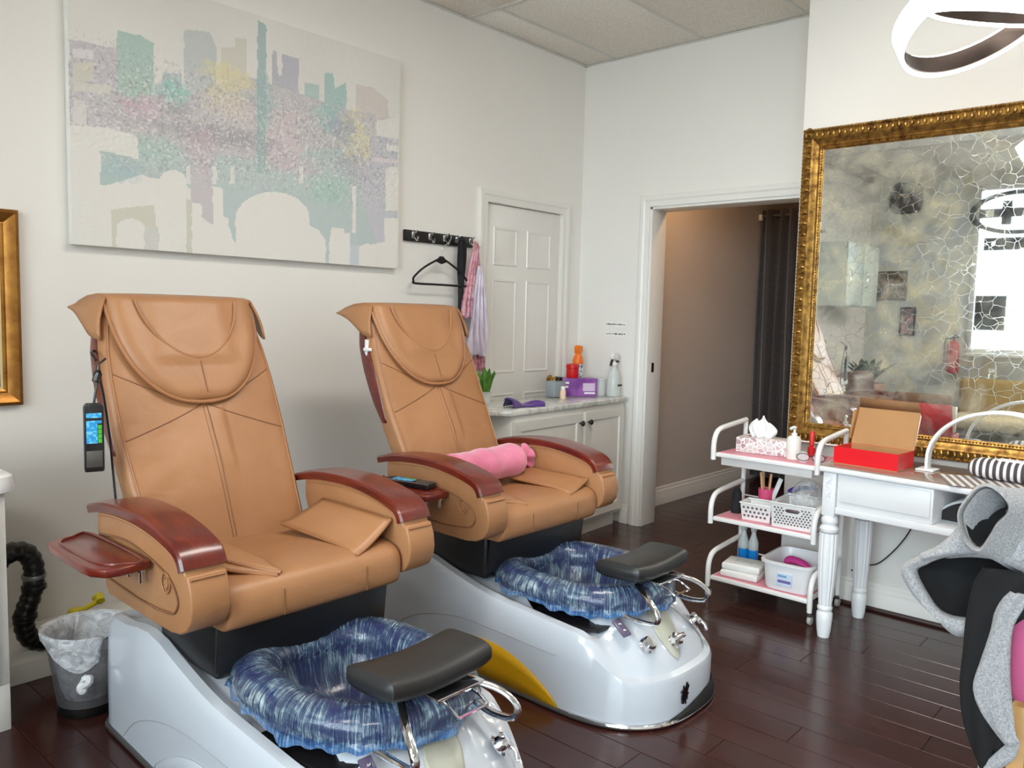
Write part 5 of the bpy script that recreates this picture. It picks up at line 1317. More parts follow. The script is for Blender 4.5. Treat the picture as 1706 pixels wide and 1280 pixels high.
def bottom_shelf():
    wp = plain('white_tub_plastic', (232, 231, 232), 0.3)
    r = thing('foot_basin', 'white plastic tub with a blue sticker on the bottom trolley shelf', 'tub', (3.655, 1.468, 0.1185), math.radians(-87))
    def ring(k, kk, z): return [(0.118*k*math.copysign(abs(math.cos(q))**0.35, math.cos(q)), 0.15*kk*math.copysign(abs(math.sin(q))**0.35, math.sin(q)), z) for q in np.linspace(0, 2*math.pi, 49)[:-1]]
    M().loft([ring(0.86, 0.88, 0), ring(0.90, 0.92, 0.01), ring(0.97, 0.97, 0.12), ring(1.06, 1.05, 0.122), ring(1.07, 1.06, 0.132), ring(0.97, 0.97, 0.134), ring(0.93, 0.94, 0.118), ring(0.86, 0.88, 0.015)]).build('tub_wall', wp, r, angle=45)
    M().span((-0.035, -0.1475, 0.03), (0.035, -0.143, 0.085)).build('sticker', plain('pale_blue_sticker', (196, 210, 232), 0.5), r)
    M().span((-0.03, -0.148, 0.042), (0.03, -0.1472, 0.055)).build('printed_word', plain('violet_ink', (110, 100, 160), 0.5), r)
    M().span((-0.03, -0.148, 0.068), (0.01, -0.1472, 0.078)).build('printed_word', plain('blue_ink', (120, 160, 196), 0.5), r)
    o = M().tube(spline([(0.0, 0.06, 0.0), (0.0, 0.03, 0.018), (0.0, -0.02, 0.014), (0.0, -0.075, -0.006)], 6), [0.012, 0.02, 0.028, 0.032, 0.033, 0.033, 0.032, 0.030, 0.029, 0.028, 0.028, 0.027, 0.026, 0.025, 0.024, 0.02, 0.017, 0.014, 0.008], 12, flat=0.6).build('foot_scrubber', plain('magenta_plastic', (214, 60, 150), 0.4), None)
    o.location = (3.70, 1.48, 0.20); tag(o, 'magenta foot scrubber lying in the white tub', 'scrubber')
    # something for it to lie on
    f = M().loft([[(0.085*math.cos(q)*k, 0.12*math.sin(q)*k, z) for q in np.linspace(0, 2*math.pi, 25)[:-1]] for k, z in ((0.85, 0.0), (1.0, 0.01), (1.0, 0.045), (0.8, 0.052))]).build('folded_towel', plain('grey_towel', (206, 204, 206), 0.95, bump=0.5), None)
    f.location = (3.665, 1.475, 0.1345); tag(f, 'pale grey folded towel at the bottom of the white tub', 'towel')
    for k, (y, z, lab) in enumerate(((1.70, 0.1185, 'lower of two white wipe packs on the bottom trolley shelf'), (1.705, 0.1515, 'upper of two white wipe packs on the bottom trolley shelf'))):
        r = thing('wipe_pack', lab, 'wipe pack', (3.60+0.015*k, y, z), math.radians(-85+5*k), 'wipe packs on the trolley')
        M().loft([[(-0.09*s, -0.07*s, zz), (0.09*s, -0.07*s, zz), (0.09*s, 0.07*s, zz), (-0.09*s, 0.07*s, zz)] for s, zz in ((0.96, 0.0), (1.0, 0.006), (1.0, 0.026), (0.93, 0.032))]).build('pack_body', plain('white_wrapper', (228, 228, 224), 0.4, bump=0.4, bscale=30), r, bevel=0.004)
        M().box((0, 0, 0.0325), (0.09, 0.05, 0.001)).build('label', plain('grey_label', (206, 208, 204), 0.4), r)
    bl = plain('blue_liquid', (24, 128, 206), 0.15)
    for dy, lab in ((0.0, 'left of two bottles of blue liquid on the bottom trolley shelf'), (-0.052, 'right of two bottles of blue liquid on the bottom trolley shelf')):
        r = thing('liquid_bottle', lab, 'bottle', (3.775, 1.79+dy, 0.1185), 0, 'bottles of blue liquid')
        M().lathe([(0, 0), (0.024, 0), (0.025, 0.01), (0.025, 0.085), (0, 0.085)], 18).build('liquid', bl, r)
        M().lathe([(0.0245, 0.085), (0.025, 0.12), (0.012, 0.16), (0.010, 0.175), (0, 0.175)], 18).build('clear_neck', plain('cloudy_plastic', (222, 228, 226), 0.15, alpha=0.6), r)
        M().prism([(-0.014, 0.175), (0.014, 0.175), (0.022, 0.20), (0.012, 0.215), (-0.022, 0.212)], -0.01, 0.01, 'y').build('sprayer_head', plain('cloudy_plastic', (222, 228, 226), 0.15, alpha=0.6), r, bevel=0.003)
bottom_shelf()

# ------------------------------------------------------------------ nail table
TW = plain('white_table_paint', (230, 231, 233), 0.3)
TLOC, TROT = (3.40, 1.275, 0), math.radians(-4.3)
def T(x, y, z=0.0):
    """table coordinates (x: depth from the front edge, y: distance to the right of the left edge) -> world"""
    v = Matrix.Rotation(TROT, 3, 'Z') @ Vector((x, -y, z)); return (TLOC[0]+v.x, TLOC[1]+v.y, v.z)
def nail_table():
    r = thing('nail_table', 'white nail table with turned fluted legs below the gold mirror', 'table', TLOC, TROT)
    L, D = 1.08, 0.42
    M().span((-0.015, -L-0.01, 0.718), (D, 0.012, 0.742)).build('tabletop', TW, r, bevel=0.008, seg=3)
    M().span((-0.006, -L, 0.7422), (D-0.01, 0.004, 0.7482)).build('glass_sheet', plain('smoked_glass_sheet', (150, 128, 116), 0.04, coat=0.5), r, bevel=0.001)
    for x in (0.032, D-0.04):
        for y in (-0.03, -L+0.03):
            m = M().span((x-0.028, y-0.028, 0.53), (x+0.028, y+0.028, 0.7178))
            lg = m.build('leg', TW, r, bevel=0.004)
            prof = [(0.02, 0.002), (0.024, 0.0), (0.029, 0.03), (0.033, 0.075), (0.033, 0.105), (0.027, 0.115), (0.031, 0.122), (0.031, 0.132), (0.025, 0.14)]
            M().lathe(prof, 24, (x, y, 0), cap=True).build('foot', TW, lg)
            loops = []
            for i in range(13):
                t = i/12; R = 0.0245+0.011*math.sin(math.pi*(0.05+0.62*t))+0.003*t
                loops.append([(x+R*(1+0.05*math.cos(14*q))*math.cos(q), y+R*(1+0.05*math.cos(14*q))*math.sin(q), 0.14+0.315*t) for q in np.linspace(0, 2*math.pi, 85)[:-1]])
            M().loft(loops).build('fluted_shaft', TW, lg, angle=80)
            M().lathe([(0.028, 0.455), (0.038, 0.462), (0.040, 0.475), (0.033, 0.485), (0.029, 0.492), (0.035, 0.502), (0.035, 0.515), (0.028, 0.531)], 24, (x, y, 0)).build('collar', TW, lg)
            if y > -0.1 and x < 0.1:
                for k in range(5): M().tube(spline([(x-0.0285, y+0.012*math.sin(k*2), 0.60+k*0.018), (x-0.031, y+0.012*math.cos(k*2), 0.61+k*0.018), (x-0.0285, y-0.010, 0.62+k*0.018)], 3), 0.0025, 5).build('carving', TW, lg)
    dr = M().span((0.012, -0.44, 0.575), (D-0.05, -0.062, 0.7178)).build('drawer', TW, r, bevel=0.003)
    M().span((0.006, -0.43, 0.60), (0.0118, -0.075, 0.705)).build('drawer_front', TW, dr, bevel=0.002)
    M().span((0.005, -L+0.06, 0.545), (D-0.03, -0.06, 0.5745)).build('lower_shelf', TW, r, bevel=0.003)
    M().span((D-0.03, -L+0.06, 0.545), (D-0.015, -0.06, 0.7178)).build('back_panel', TW, r)
nail_table()
ZTT = 0.7485
def open_box():
    red = plain('red_card', (222, 22, 34), 0.35); kraft = plain('kraft_card', (176, 130, 84), 0.75, var=0.06)
    p = T(0.145, 0.005); r = thing('shoe_carton', 'open red carton with brown card inside on the nail table', 'carton', (p[0], p[1]-0.14, ZTT), TROT)
    W, D, H, t = 0.265, 0.17, 0.072, 0.003
    a, b = W/2, D/2
    M().span((-b, -a, 0), (b, a, t)).build('box_floor', kraft, r)
    for nm, p0, p1 in (('box_side', (-b, -a, t), (-b+t, a, H)), ('box_side', (b-t, -a, t), (b, a, H)), ('box_side', (-b+t, -a, t), (b-t, -a+t, H)), ('box_side', (-b+t, a-t, t), (b-t, a, H))):
        M().span(p0, p1).build(nm, red, r)
    for p0, p1 in (((-b+t, -a+t, H-0.03), (-b+t+0.001, a-t, H-0.001)), ((b-t-0.001, -a+t, t), (b-t, a-t, H-0.001))): M().span(p0, p1).build('card_lining', kraft, r)
    # lid leans back against the mirror
    th = math.radians(70); n = Vector((math.cos(th), 0, math.sin(th)))
    def L(u, v, off=0.0): return (b-0.002+n.x*v+math.sin(th)*off, u, H+n.z*v-math.cos(th)*off)
    lid = M().add([L(-a, 0), L(a, 0), L(a*0.97, 0.165), L(-a*0.97, 0.165), L(-a, 0, 0.004), L(a, 0, 0.004), L(a*0.97, 0.165, 0.004), L(-a*0.97, 0.165, 0.004)], [(0, 1, 2, 3), (7, 6, 5, 4), (0, 4, 5, 1), (1, 5, 6, 2), (2, 6, 7, 3), (3, 7, 4, 0)]).build('lid', kraft, r)
    M().add([L(-a, 0, 0.0045), L(a, 0, 0.0045), L(a*0.97, 0.165, 0.0045), L(-a*0.97, 0.165, 0.0045)], [(0, 1, 2, 3)]).build('lid_outside', red, lid, solid=0.001)
    # tuck flap bent forward at the top and the two side flaps
    M().add([L(-a*0.97, 0.165), L(a*0.97, 0.165), L(a*0.93, 0.20, -0.03), L(-a*0.93, 0.20, -0.03)], [(0, 1, 2, 3)]).build('tuck_flap', plain('kraft_card_flap', (138, 98, 64), 0.75), lid, solid=0.003)
    M().add([L(-a, 0.015), L(-a*0.97, 0.16), L(-a*1.10, 0.14, -0.035), L(-a*1.06, 0.02, -0.02)], [(0, 1, 2, 3)]).build('side_flap', plain('cream_card', (236, 222, 204), 0.6), lid, solid=0.002)
    M().add([L(a, 0.015), L(a*0.97, 0.16), L(a*1.05, 0.14, -0.03), L(a*1.04, 0.02, -0.02)], [(0, 1, 2, 3)]).build('side_flap', kraft, lid, solid=0.002)
open_box()
def arch_lamp():
    r = thing('arch_lamp', 'white arched desk lamp standing on the nail table', 'desk lamp', T(0.235, 0.335, ZTT), TROT)
    pts = [(0.0, 0.0-0.27+0.27*math.cos(q), 0.05+0.215*math.sin(q)) for q in np.linspace(0, math.pi, 41)]
    pts = [(0, 0, 0.005)]+pts+[(0, -0.54, 0.005)]
    m = M(); loops = []
    for i, p in enumerate(pts):
        a = Vector(pts[max(0, i-1)]); b = Vector(pts[min(len(pts)-1, i+1)]); t = (b-a).normalized(); nr = Vector((1, 0, 0)).cross(t)
        loops.append([tuple(Vector(p)+Vector((u, 0, 0))+nr*v) for u, v in ((-0.022, -0.006), (0.022, -0.006), (0.022, 0.006), (-0.022, 0.006))])
    m.loft(loops).build('arch', plain('lamp_white', (238, 238, 238), 0.3), r, bevel=0.002, ang_b=60)
    for y in (0.0, -0.54): M().span((-0.04, y-0.035, 0.0), (0.04, y+0.035, 0.007)).build('foot_plate', plain('lamp_white', (238, 238, 238), 0.3), r, bevel=0.002)
    e = N('lamp_strip'); e.set(Base_Color=(0.9, 0.9, 0.9, 1), Roughness=0.4); e.noise(e.coord(), 5)
    loops = []
    for i in range(6, len(pts)-6):
        p = pts[i]; a = Vector(pts[i-1]); b = Vector(pts[i+1]); t = (b-a).normalized(); nr = Vector((1, 0, 0)).cross(t)
        s = -1 if nr.z < 0 else 1
        loops.append([tuple(Vector(p)+Vector((u, 0, 0))-nr*s*v) for u, v in ((-0.014, 0.0062), (0.014, 0.0062), (0.014, 0.0075), (-0.014, 0.0075))])
    M().loft(loops).build('light_strip', e.m, r)
arch_lamp()
def striped(name, k, axis=0, dark=(74, 66, 70)):
    g = N(name); v = g.coord('Object'); sp = g.n('ShaderNodeSeparateXYZ'); g.l(v, sp.inputs[0])
    m1 = g.n('ShaderNodeMath', operation='MULTIPLY', i_1=k); g.l(sp.outputs[axis], m1.inputs[0])
    m2 = g.n('ShaderNodeMath', operation='FRACT'); g.l(m1.outputs[0], m2.inputs[0])
    g.l(g.ramp(m2.outputs[0], [(0.40, C4((234, 230, 230))), (0.46, C4(dark)), (0.94, C4(dark)), (1.0, C4((234, 230, 230)))]), g.b.inputs['Base Color']); g.set(Roughness=0.75)
    g.bump(g.noise(v, 300, 2), 0.2, 0.002); return g.m
def cushion():
    r = thing('hand_cushion', 'black and white striped hand rest cushion on the nail table', 'cushion', T(0.23, 0.66, ZTT+0.002), TROT+math.radians(90))
    loops = []
    for i in range(25):
        t = -1+2*i/24; e = max(0.02, 1-abs(t)**6)**0.4
        loops.append([(0.16*t, 0.06*math.copysign(abs(math.cos(q))**0.8, math.cos(q))*(0.7+0.3*e), 0.042+0.040*math.copysign(abs(math.sin(q))**0.8, math.sin(q))*(0.35+0.65*e)) for q in np.linspace(0, 2*math.pi, 25)[:-1]])
    M().loft(loops).build('cushion_body', striped('black_white_stripe', 42, 0), r, angle=60)
    M().box((0, 0.005, 0.0815), (0.13, 0.05, 0.006)).build('white_pad', plain('white_towelling', (234, 230, 234), 0.9), r, bevel=0.002)
    o = M().box((0, 0, 0.0012), (0.24, 0.34, 0.0024)).build('striped_mat', striped('soft_stripe', 34, 1, (136, 122, 116)), None)
    o.location = T(0.15, 0.60, ZTT); o.rotation_euler = (0, 0, TROT+0.5); tag(o, 'thin black and white striped mat lying under the hand cushion', 'mat')
cushion()
def uv_lamp():
    r = thing('nail_dryer', 'black domed nail dryer with pale shell on the shelf below the tabletop', 'nail dryer', T(0.20, 0.55, 0.575), TROT)
    prof = [(-0.135, 0.0)]+[(-0.135+0.27*(i/16), 0.012+0.088*math.sin(math.pi*(i/16))**0.55) for i in range(17)]+[(0.135, 0.0)]
    M().prism([(y, z) for y, z in prof], -0.08, 0.12, 'x').build('shell', plain('pale_grey_shell', (206, 208, 210), 0.3), r, bevel=0.006)
    pin = [(y*0.90, 0.006+z*0.84) for y, z in prof]
    M().prism(pin, -0.0865, -0.079, 'x').build('opening', DARKP, r)
uv_lamp()
def cable():
    o = M().tube(spline([(3.90, 1.30, 0.17), (3.905, 1.25, 0.205), (3.905, 1.19, 0.225), (3.905, 1.14, 0.275), (3.905, 1.09, 0.345), (3.90, 1.05, 0.42), (3.88, 1.02, 0.50), (3.86, 1.0, 0.535)], 8), 0.003, 8).build('power_cable', DARKP, None)
    tag(o, 'thin black cable drooping against the wall below the nail table', 'cable')
cable()

# ------------------------------------------------------------------ pink chair with the coat
def pink_chair():
    pk = plain('pink_vinyl', (228, 112, 160), 0.4, var=0.04); wd = plain('light_oak', (206, 158, 96), 0.45, var=0.12, vscale=14)
    r = thing('pink_chair', 'pink upholstered chair with light wood legs at the right edge', 'chair', (2.36, 0.165, 0))
    loops = []
    for i in range(15):
        t = i/14; z = 0.40+0.42*t; k = min(1, 0.55+0.45*math.sqrt(max(0, 1-((t-0.5)/0.5)**4)))
        loops.append([(0.035*math.copysign(abs(math.cos(q))**0.5, math.cos(q))*k-0.05*t, (0.212*(0.9+0.1*k))*math.copysign(abs(math.sin(q))**0.4, math.sin(q)), z) for q in np.linspace(0, 2*math.pi, 41)[:-1]])
    M().loft(loops).build('backrest', pk, r, angle=60)
    loops = []
    for z, k in ((0.40, 0.94), (0.41, 1.0), (0.45, 1.0), (0.47, 0.95), (0.475, 0.8)):
        loops.append([(0.25+0.215*k*math.copysign(abs(math.cos(q))**0.4, math.cos(q)), 0.21*k*math.copysign(abs(math.sin(q))**0.4, math.sin(q)), z) for q in np.linspace(0, 2*math.pi, 41)[:-1]])
    M().loft(loops).build('seat', pk, r, angle=60)
    M().span((0.05, -0.195, 0.34), (0.44, 0.195, 0.399)).build('seat_frame', wd, r, bevel=0.004)
    for x, y in ((0.02, -0.185), (0.02, 0.185), (0.42, -0.175), (0.42, 0.175)):
        rear = x < 0.1
        M().loft([[(x+dx+sx, y+dy, z) for sx, dy in ((-0.02, -0.02), (0.02, -0.02), (0.02, 0.02), (-0.02, 0.02))] for z, dx in (((0.0, -0.05), (0.2, -0.015), (0.38, 0.0)) if rear else ((0.0, 0.02), (0.2, 0.01), (0.339, 0.0)))]).build('leg', wd, r, bevel=0.004)
pink_chair()
def coat():
    g = N('grey_wool'); v = g.coord('Object'); n = g.noise(v, 210, 3, 0.7)
    g.l(g.ramp(n, [(0.3, C4((120, 120, 122))), (0.7, C4((176, 176, 178)))]), g.b.inputs['Base Color']); g.set(Roughness=0.95, Sheen_Weight=0.3); g.bump(n, 0.4, 0.003)
    bk = plain('black_lining', (11, 11, 13), 0.9, bump=0.25, bscale=40)
    r = thing('grey_coat', 'grey wool coat with black lining thrown over the pink chair', 'coat', (2.30, 0.42, 0.20))
    ox, oy, oz = 2.30, 0.42, 0.20
    def at(x, y, z, xd): k = xd/2.30; return (x-ox, y*k-oy, 1.345+(z-1.345)*k-oz)
    def patch(name, left, right, bulge, x0, mat, n=22, wave=0.006, ph=0.0, twist=0.0):
        """cloth between two edge polylines given as (Y, z[, dx])"""
        A = [Vector((0 if len(p) < 3 else p[2], p[0], p[1])) for p in left]; B = [Vector((0 if len(p) < 3 else p[2], p[0], p[1])) for p in right]
        def res(P):
            S = [Vector(q) for q in spline([tuple(p) for p in P], 10)]
            return [S[round(i*(len(S)-1)/n)] for i in range(n+1)]
        a, b = res(A), res(B); rows = []
        for i in range(n+1):
            row = []
            for k in range(15):
                t = k/14; p = a[i].lerp(b[i], t)
                row.append(at(x0+p.x-bulge*math.sin(math.pi*t)+wave*math.sin(3*t*math.pi+i*0.35+ph), p.y, p.z, x0))
            rows.append(row)
        return M().grid(rows).build(name, mat, r, angle=80, solid=0.012)
    # body over the chair back, running out of the picture
    patch('coat_body', [(0.53, 0.775), (0.46, 0.80), (0.39, 0.835), (0.30, 0.87), (0.18, 0.885), (0.03, 0.88)], [(0.53, 0.745), (0.46, 0.765), (0.38, 0.765), (0.30, 0.735), (0.18, 0.70), (0.03, 0.66)], 0.03, 2.265, g.m)
    rows = []
    for i in range(15):
        y = 0.40-0.40*i/14
        rows.append([(x-ox+0.004*math.sin(i*0.9+z*9), y-oy, z+0.004*math.sin(i*0.7)-oz) for x, z in ((2.262, 0.80), (2.262, 0.845), (2.275, 0.88), (2.31, 0.90), (2.355, 0.898), (2.395, 0.875), (2.415, 0.82), (2.42, 0.74), (2.425, 0.66))])
    M().grid(rows).build('coat_back', g.m, r, angle=80, solid=0.012)
    # wide turned-back front: grey rim round a dark hollow
    out = [(0.635, 0.685), (0.60, 0.725), (0.55, 0.762), (0.48, 0.785), (0.40, 0.782), (0.32, 0.755), (0.24, 0.715), (0.20, 0.695), (0.28, 0.672), (0.36, 0.64), (0.42, 0.580), (0.49, 0.545), (0.545, 0.58), (0.60, 0.625)]
    inn = [(0.598, 0.690), (0.575, 0.715), (0.535, 0.742), (0.47, 0.762), (0.40, 0.760), (0.33, 0.735), (0.26, 0.710), (0.235, 0.70), (0.29, 0.69), (0.37, 0.662), (0.43, 0.612), (0.485, 0.592), (0.535, 0.598), (0.572, 0.640)]
    so, si = spline([(0, y, z) for y, z in out], 5, closed=True), spline([(0, y, z) for y, z in inn], 5, closed=True)
    K = len(so); cy, cz = 0.40, 0.675
    L = []
    for f, dx in ((0.0, 0.05), (0.0, 0.0), (0.35, -0.018), (0.8, -0.014), (1.0, 0.004)):
        L.append([at(2.24+dx, so[i][1]*(1-f)+si[i][1]*f, so[i][2]*(1-f)+si[i][2]*f, 2.24) for i in range(K)])
    M().loft(L, cap=False).build('turned_edge', g.m, r, angle=80, solid=0.006)
    L = [[at(2.245+dx, (si[i][1]-cy)*k+cy, (si[i][2]-cz)*k+cz, 2.245) for i in range(K)] for k, dx in ((1.01, 0.0), (0.9, 0.035), (0.7, 0.07), (0.4, 0.085), (0.02, 0.09))]
    M().loft(L, cap=False).build('lining', bk, r, angle=80)
    # sleeve end standing up: grey tube with dark inside
    rim = [(0.448, 0.944), (0.420, 0.930), (0.398, 0.905), (0.398, 0.880), (0.418, 0.850), (0.432, 0.815), (0.452, 0.778), (0.482, 0.790), (0.500, 0.825), (0.508, 0.865), (0.492, 0.905), (0.472, 0.935)]
    rs = spline([(0, y, z) for y, z in rim], 4, closed=True); K = len(rs); c0 = Vector((0, 0.448, 0.862))
    L = []; Li = []
    for k, (s, dx, dy, dz) in enumerate(((0.93, 0.012, 0, 0), (0.97, 0.0, 0, 0), (1.0, 0.006, 0, 0), (1.02, 0.04, -0.02, -0.012), (1.15, 0.09, -0.05, -0.03), (1.35, 0.14, -0.09, -0.05))):
        L.append([at(2.17+dx+0.18*(p[2]-0.862), c0.y+(p[1]-c0.y)*s+dy, c0.z+(p[2]-c0.z)*s+dz, 2.17) for p in rs])
    M().loft(L, cap=False).build('sleeve', g.m, r, angle=80, solid=0.008)
    for s, dx in ((0.90, 0.02), (0.8, 0.06), (0.6, 0.10), (0.05, 0.11)):
        Li.append([at(2.17+dx+0.18*(p[2]-0.862), c0.y+(p[1]-c0.y)*s-0.02*dx/0.1, c0.z+(p[2]-c0.z)*s, 2.17) for p in rs])
    M().loft(Li, cap=False).build('sleeve_lining', bk, r, angle=80)
    # cuff running down-left from the sleeve
    patch('sleeve_fold', [(0.505, 0.83), (0.52, 0.80), (0.55, 0.765), (0.59, 0.735)], [(0.45, 0.775), (0.47, 0.77), (0.52, 0.755), (0.575, 0.735)], 0.02, 2.225, g.m, wave=0.002)
    # hanging front: dark side and grey side
    patch('lining_fall', [(0.445, 0.735), (0.462, 0.69), (0.470, 0.60), (0.470, 0.50), (0.472, 0.42), (0.462, 0.33), (0.44, 0.265), (0.415, 0.222)], [(0.20, 0.765), (0.27, 0.705), (0.375, 0.60), (0.395, 0.50), (0.395, 0.42), (0.385, 0.35), (0.37, 0.295), (0.40, 0.235)], 0.014, 2.20, bk)
    patch('front_fall', [(0.385, 0.690), (0.405, 0.655), (0.412, 0.58), (0.428, 0.50), (0.443, 0.425), (0.425, 0.37), (0.395, 0.33), (0.362, 0.298)], [(0.345, 0.690), (0.350, 0.655), (0.372, 0.60), (0.372, 0.50), (0.362, 0.42), (0.352, 0.37), (0.345, 0.335), (0.335, 0.315)], 0.010, 2.183, g.m, wave=0.003)
    patch('hem_fold', [(0.362, 0.298), (0.38, 0.268), (0.40, 0.240), (0.418, 0.215)], [(0.335, 0.315), (0.345, 0.275), (0.375, 0.235), (0.412, 0.212)], 0.006, 2.19, g.m, wave=0.001)
coat()

# ------------------------------------------------------------------ ring lamp
def ring_lamp(loc, label, turn0):
    e = N('lit_acrylic'); e.set(Base_Color=(0.9, 0.9, 0.88, 1), Roughness=0.4); e.b.inputs['Emission Color'].default_value = (1, 0.94, 0.87, 1); e.b.inputs['Emission Strength'].default_value = 4.5; e.noise(e.coord(), 5)
    br = plain('bronze_band', (58, 46, 40), 0.4, 0.5)
    r = thing('ring_pendant', label, 'pendant lamp', loc, turn0, 'LED ring pendants')
    def ring(R, tilt, turn, h, zo, yo):
        M_ = Matrix.Rotation(turn, 3, 'Z') @ Matrix.Rotation(tilt, 3, 'X')
        def lp(rr, z): return [tuple(M_ @ Vector((rr*math.cos(q), rr*math.sin(q), z))+Vector((0, yo, zo))) for q in np.linspace(0, 2*math.pi, 97)[:-1]]
        M().loft([lp(R, -h), lp(R+0.012, -h+0.004), lp(R+0.012, h-0.004), lp(R, h)], wrap=True, cap=False).build('light_band', e.m, r, angle=30)
        M().loft([lp(R-0.001, -h*0.75), lp(R-0.001, h*0.75), lp(R-0.007, h*0.75), lp(R-0.007, -h*0.75)], wrap=True, cap=False).build('metal_band', br, r, angle=30)
    ring(0.235, math.radians(27), math.radians(160), 0.042, 0.0, 0.0)
    ring(0.19, math.radians(16), math.radians(-30), 0.046, 0.015, -0.06)
    for q in (0.3, 2.4, 4.5):
        M().tube([(0.16*math.cos(q), -0.03+0.16*math.sin(q), 0.07), (0.03*math.cos(q), 0.03*math.sin(q), 0.648)], 0.0012, 6).build('hanging_wire', CHROME, r)
    M().lathe([(0, 0.652), (0.06, 0.652), (0.06, 0.63), (0.05, 0.622), (0, 0.622)], 24).build('ceiling_rose', CHROME, r)
ring_lamp((2.95, 0.70, 2.335), 'glowing LED double ring pendant lamp at the upper right corner', 0)
ring_lamp((1.15, 0.75, 2.335), 'second LED ring pendant, unseen, added to light the ceiling and chairs', 0.8)  # unseen copy of the pendant, added to brighten ceiling, left wall and chairs

# ------------------------------------------------------------------ shop front behind the camera (seen in the mirror)
def shop_front():
    g = N('damask_paper'); v = g.coord('Object'); n = g.noise(v, 2.6, 5, 0.6, 1.4)
    g.l(g.ramp(n, [(0.38, C4((196, 204, 206))), (0.5, C4((208, 210, 202))), (0.64, C4((226, 220, 186)))]), g.b.inputs['Base Color']); g.set(Roughness=0.5)
    M0 = M().span((XF-0.12, 2.26, -0.1), (XF, YL, 3.1)).span((XF-0.12, 1.45, -0.1), (XF, 2.26, 1.05)).span((XF-0.12, YR, -0.1), (XF, 1.45, 0.25)).span((XF-0.12, YR, 2.86), (XF, 2.26, 3.1)).span((XF-0.12, YR, 0.25), (XF, -2.32, 2.86))
    w = struct(M0.build('wall_front', g.m))
    al = plain('white_aluminium', (220, 222, 222), 0.35, 0.2)
    win = struct(M().span((XF-0.09, 2.21, 1.05), (XF+0.02, 2.26, 2.86)).span((XF-0.09, -2.32, 0.25), (XF+0.02, -2.27, 2.86)).span((XF-0.09, 1.45, 1.05), (XF+0.02, 2.21, 1.10)).span((XF-0.09, -2.27, 0.25), (XF+0.02, 1.45, 0.30)).span((XF-0.09, 1.40, 0.30), (XF+0.02, 1.45, 1.10)).span((XF-0.09, -2.27, 2.81), (XF+0.02, 2.21, 2.86)).build('window_1', al, bevel=0.003))
    for y in (0.75, -0.75): M().span((XF-0.08, y-0.025, 0.30), (XF+0.01, y+0.025, 2.81)).build('mullion', al, win)
    gl = N('window_glass'); t = gl.t; tr = gl.n('ShaderNodeBsdfTransparent'); gs = gl.n('ShaderNodeBsdfGlossy'); gs.inputs['Roughness'].default_value = 0.02
    tr.inputs[0].default_value = (0.94, 0.97, 0.96, 1)
    fr = gl.n('ShaderNodeFresnel'); mx = gl.n('ShaderNodeMixShader'); gl.l(fr.outputs[0], mx.inputs[0]); gl.l(tr.outputs[0], mx.inputs[1]); gl.l(gs.outputs[0], mx.inputs[2]); gl.l(mx.outputs[0], t.nodes['Material Output'].inputs[0])
    for a, b, zz in ((1.40, 2.21, 1.10), (0.775, 1.40, 0.30), (-0.725, 0.725, 0.30), (-2.27, -0.775, 0.30)): M().span((XF-0.044, a, zz), (XF-0.038, b, 2.81)).build('pane', gl.m, win)
    M().span((XF-0.0, 1.45, 1.02), (XF+0.16, 2.26, 1.05)).build('window_sill', al, win, bevel=0.004)
    # pavement and the house fronts across the street
    struct(M().span((-22, -16, -0.25), (XF-0.12, 18, -0.15)).build('pavement', plain('grey_concrete', (170, 168, 162), 0.9)))
    # dark vinyl signs on the window, oval and two panels
    bk = plain('black_vinyl_sign', (26, 28, 26), 0.4); wt = plain('white_vinyl', (232, 234, 234), 0.5)
    r = thing('window_sign', 'black oval emblem on the shop window reflected in the mirror', 'sign', (XF+0.022, 1.86, 2.56))
    def ov(k, kk, x): return [(x, 0.46*k*math.cos(q), 0.235*kk*math.sin(q)) for q in np.linspace(0, 2*math.pi, 49)[:-1]]
    M().loft([ov(1, 1, 0), ov(1, 1, 0.006), ov(0.86, 0.78, 0.006), ov(0.86, 0.78, 0)], wrap=True, cap=False).build('oval_ring', bk, r)
    M().span((0.0, -0.36, -0.05), (0.006, 0.36, 0.05)).build('cross_bar', bk, r)
    for y in (-0.16, 0.10): M().span((0.0, y-0.05, -0.13), (0.006, y+0.05, 0.13)).build('letter_bar', bk, r)
    for y in (-0.28, 0.26): M().span((0.0065, y-0.04, -0.035), (0.009, y+0.04, 0.035)).build('letter_block', wt, r)
    for y0, y1, z0, z1, lab in ((1.76, 2.16, 2.16, 2.30, 'black strip sign below the oval emblem reflected in the mirror'), (1.90, 2.20, 1.30, 1.68, 'square black notice low on the shop window reflected in the mirror')):
        o = M().span((0, 0, 0), (0.006, y1-y0, z1-z0)).build('window_notice', bk, None); o.location = (XF+0.022, y0, z0); tag(o, lab, 'sign')
    # wall clock and two pictures on the patterned wall
    r = thing('wall_clock', 'dark square-round wall clock on the patterned wall seen in the mirror', 'clock', (XF+0.001, 2.985, 2.79))
    def sq(k, x): return [(x, 0.18*k*math.copysign(abs(math.cos(q))**0.6, math.cos(q)), 0.18*k*math.copysign(abs(math.sin(q))**0.6, math.sin(q))) for q in np.linspace(0, 2*math.pi, 41)[:-1]]
    M().loft([sq(1, 0), sq(1, 0.03), sq(0.85, 0.04), sq(0.82, 0.03)]).build('clock_case', plain('dark_bronze', (74, 62, 52), 0.4, 0.5), r)
    for a, l in ((0.6, 0.09), (2.4, 0.12)): M().tube([(0.036, 0, 0), (0.036, l*math.cos(a), l*math.sin(a))], 0.005, 6).build('clock_hand', plain('pale_gold', (232, 214, 160), 0.4, 0.3), r)
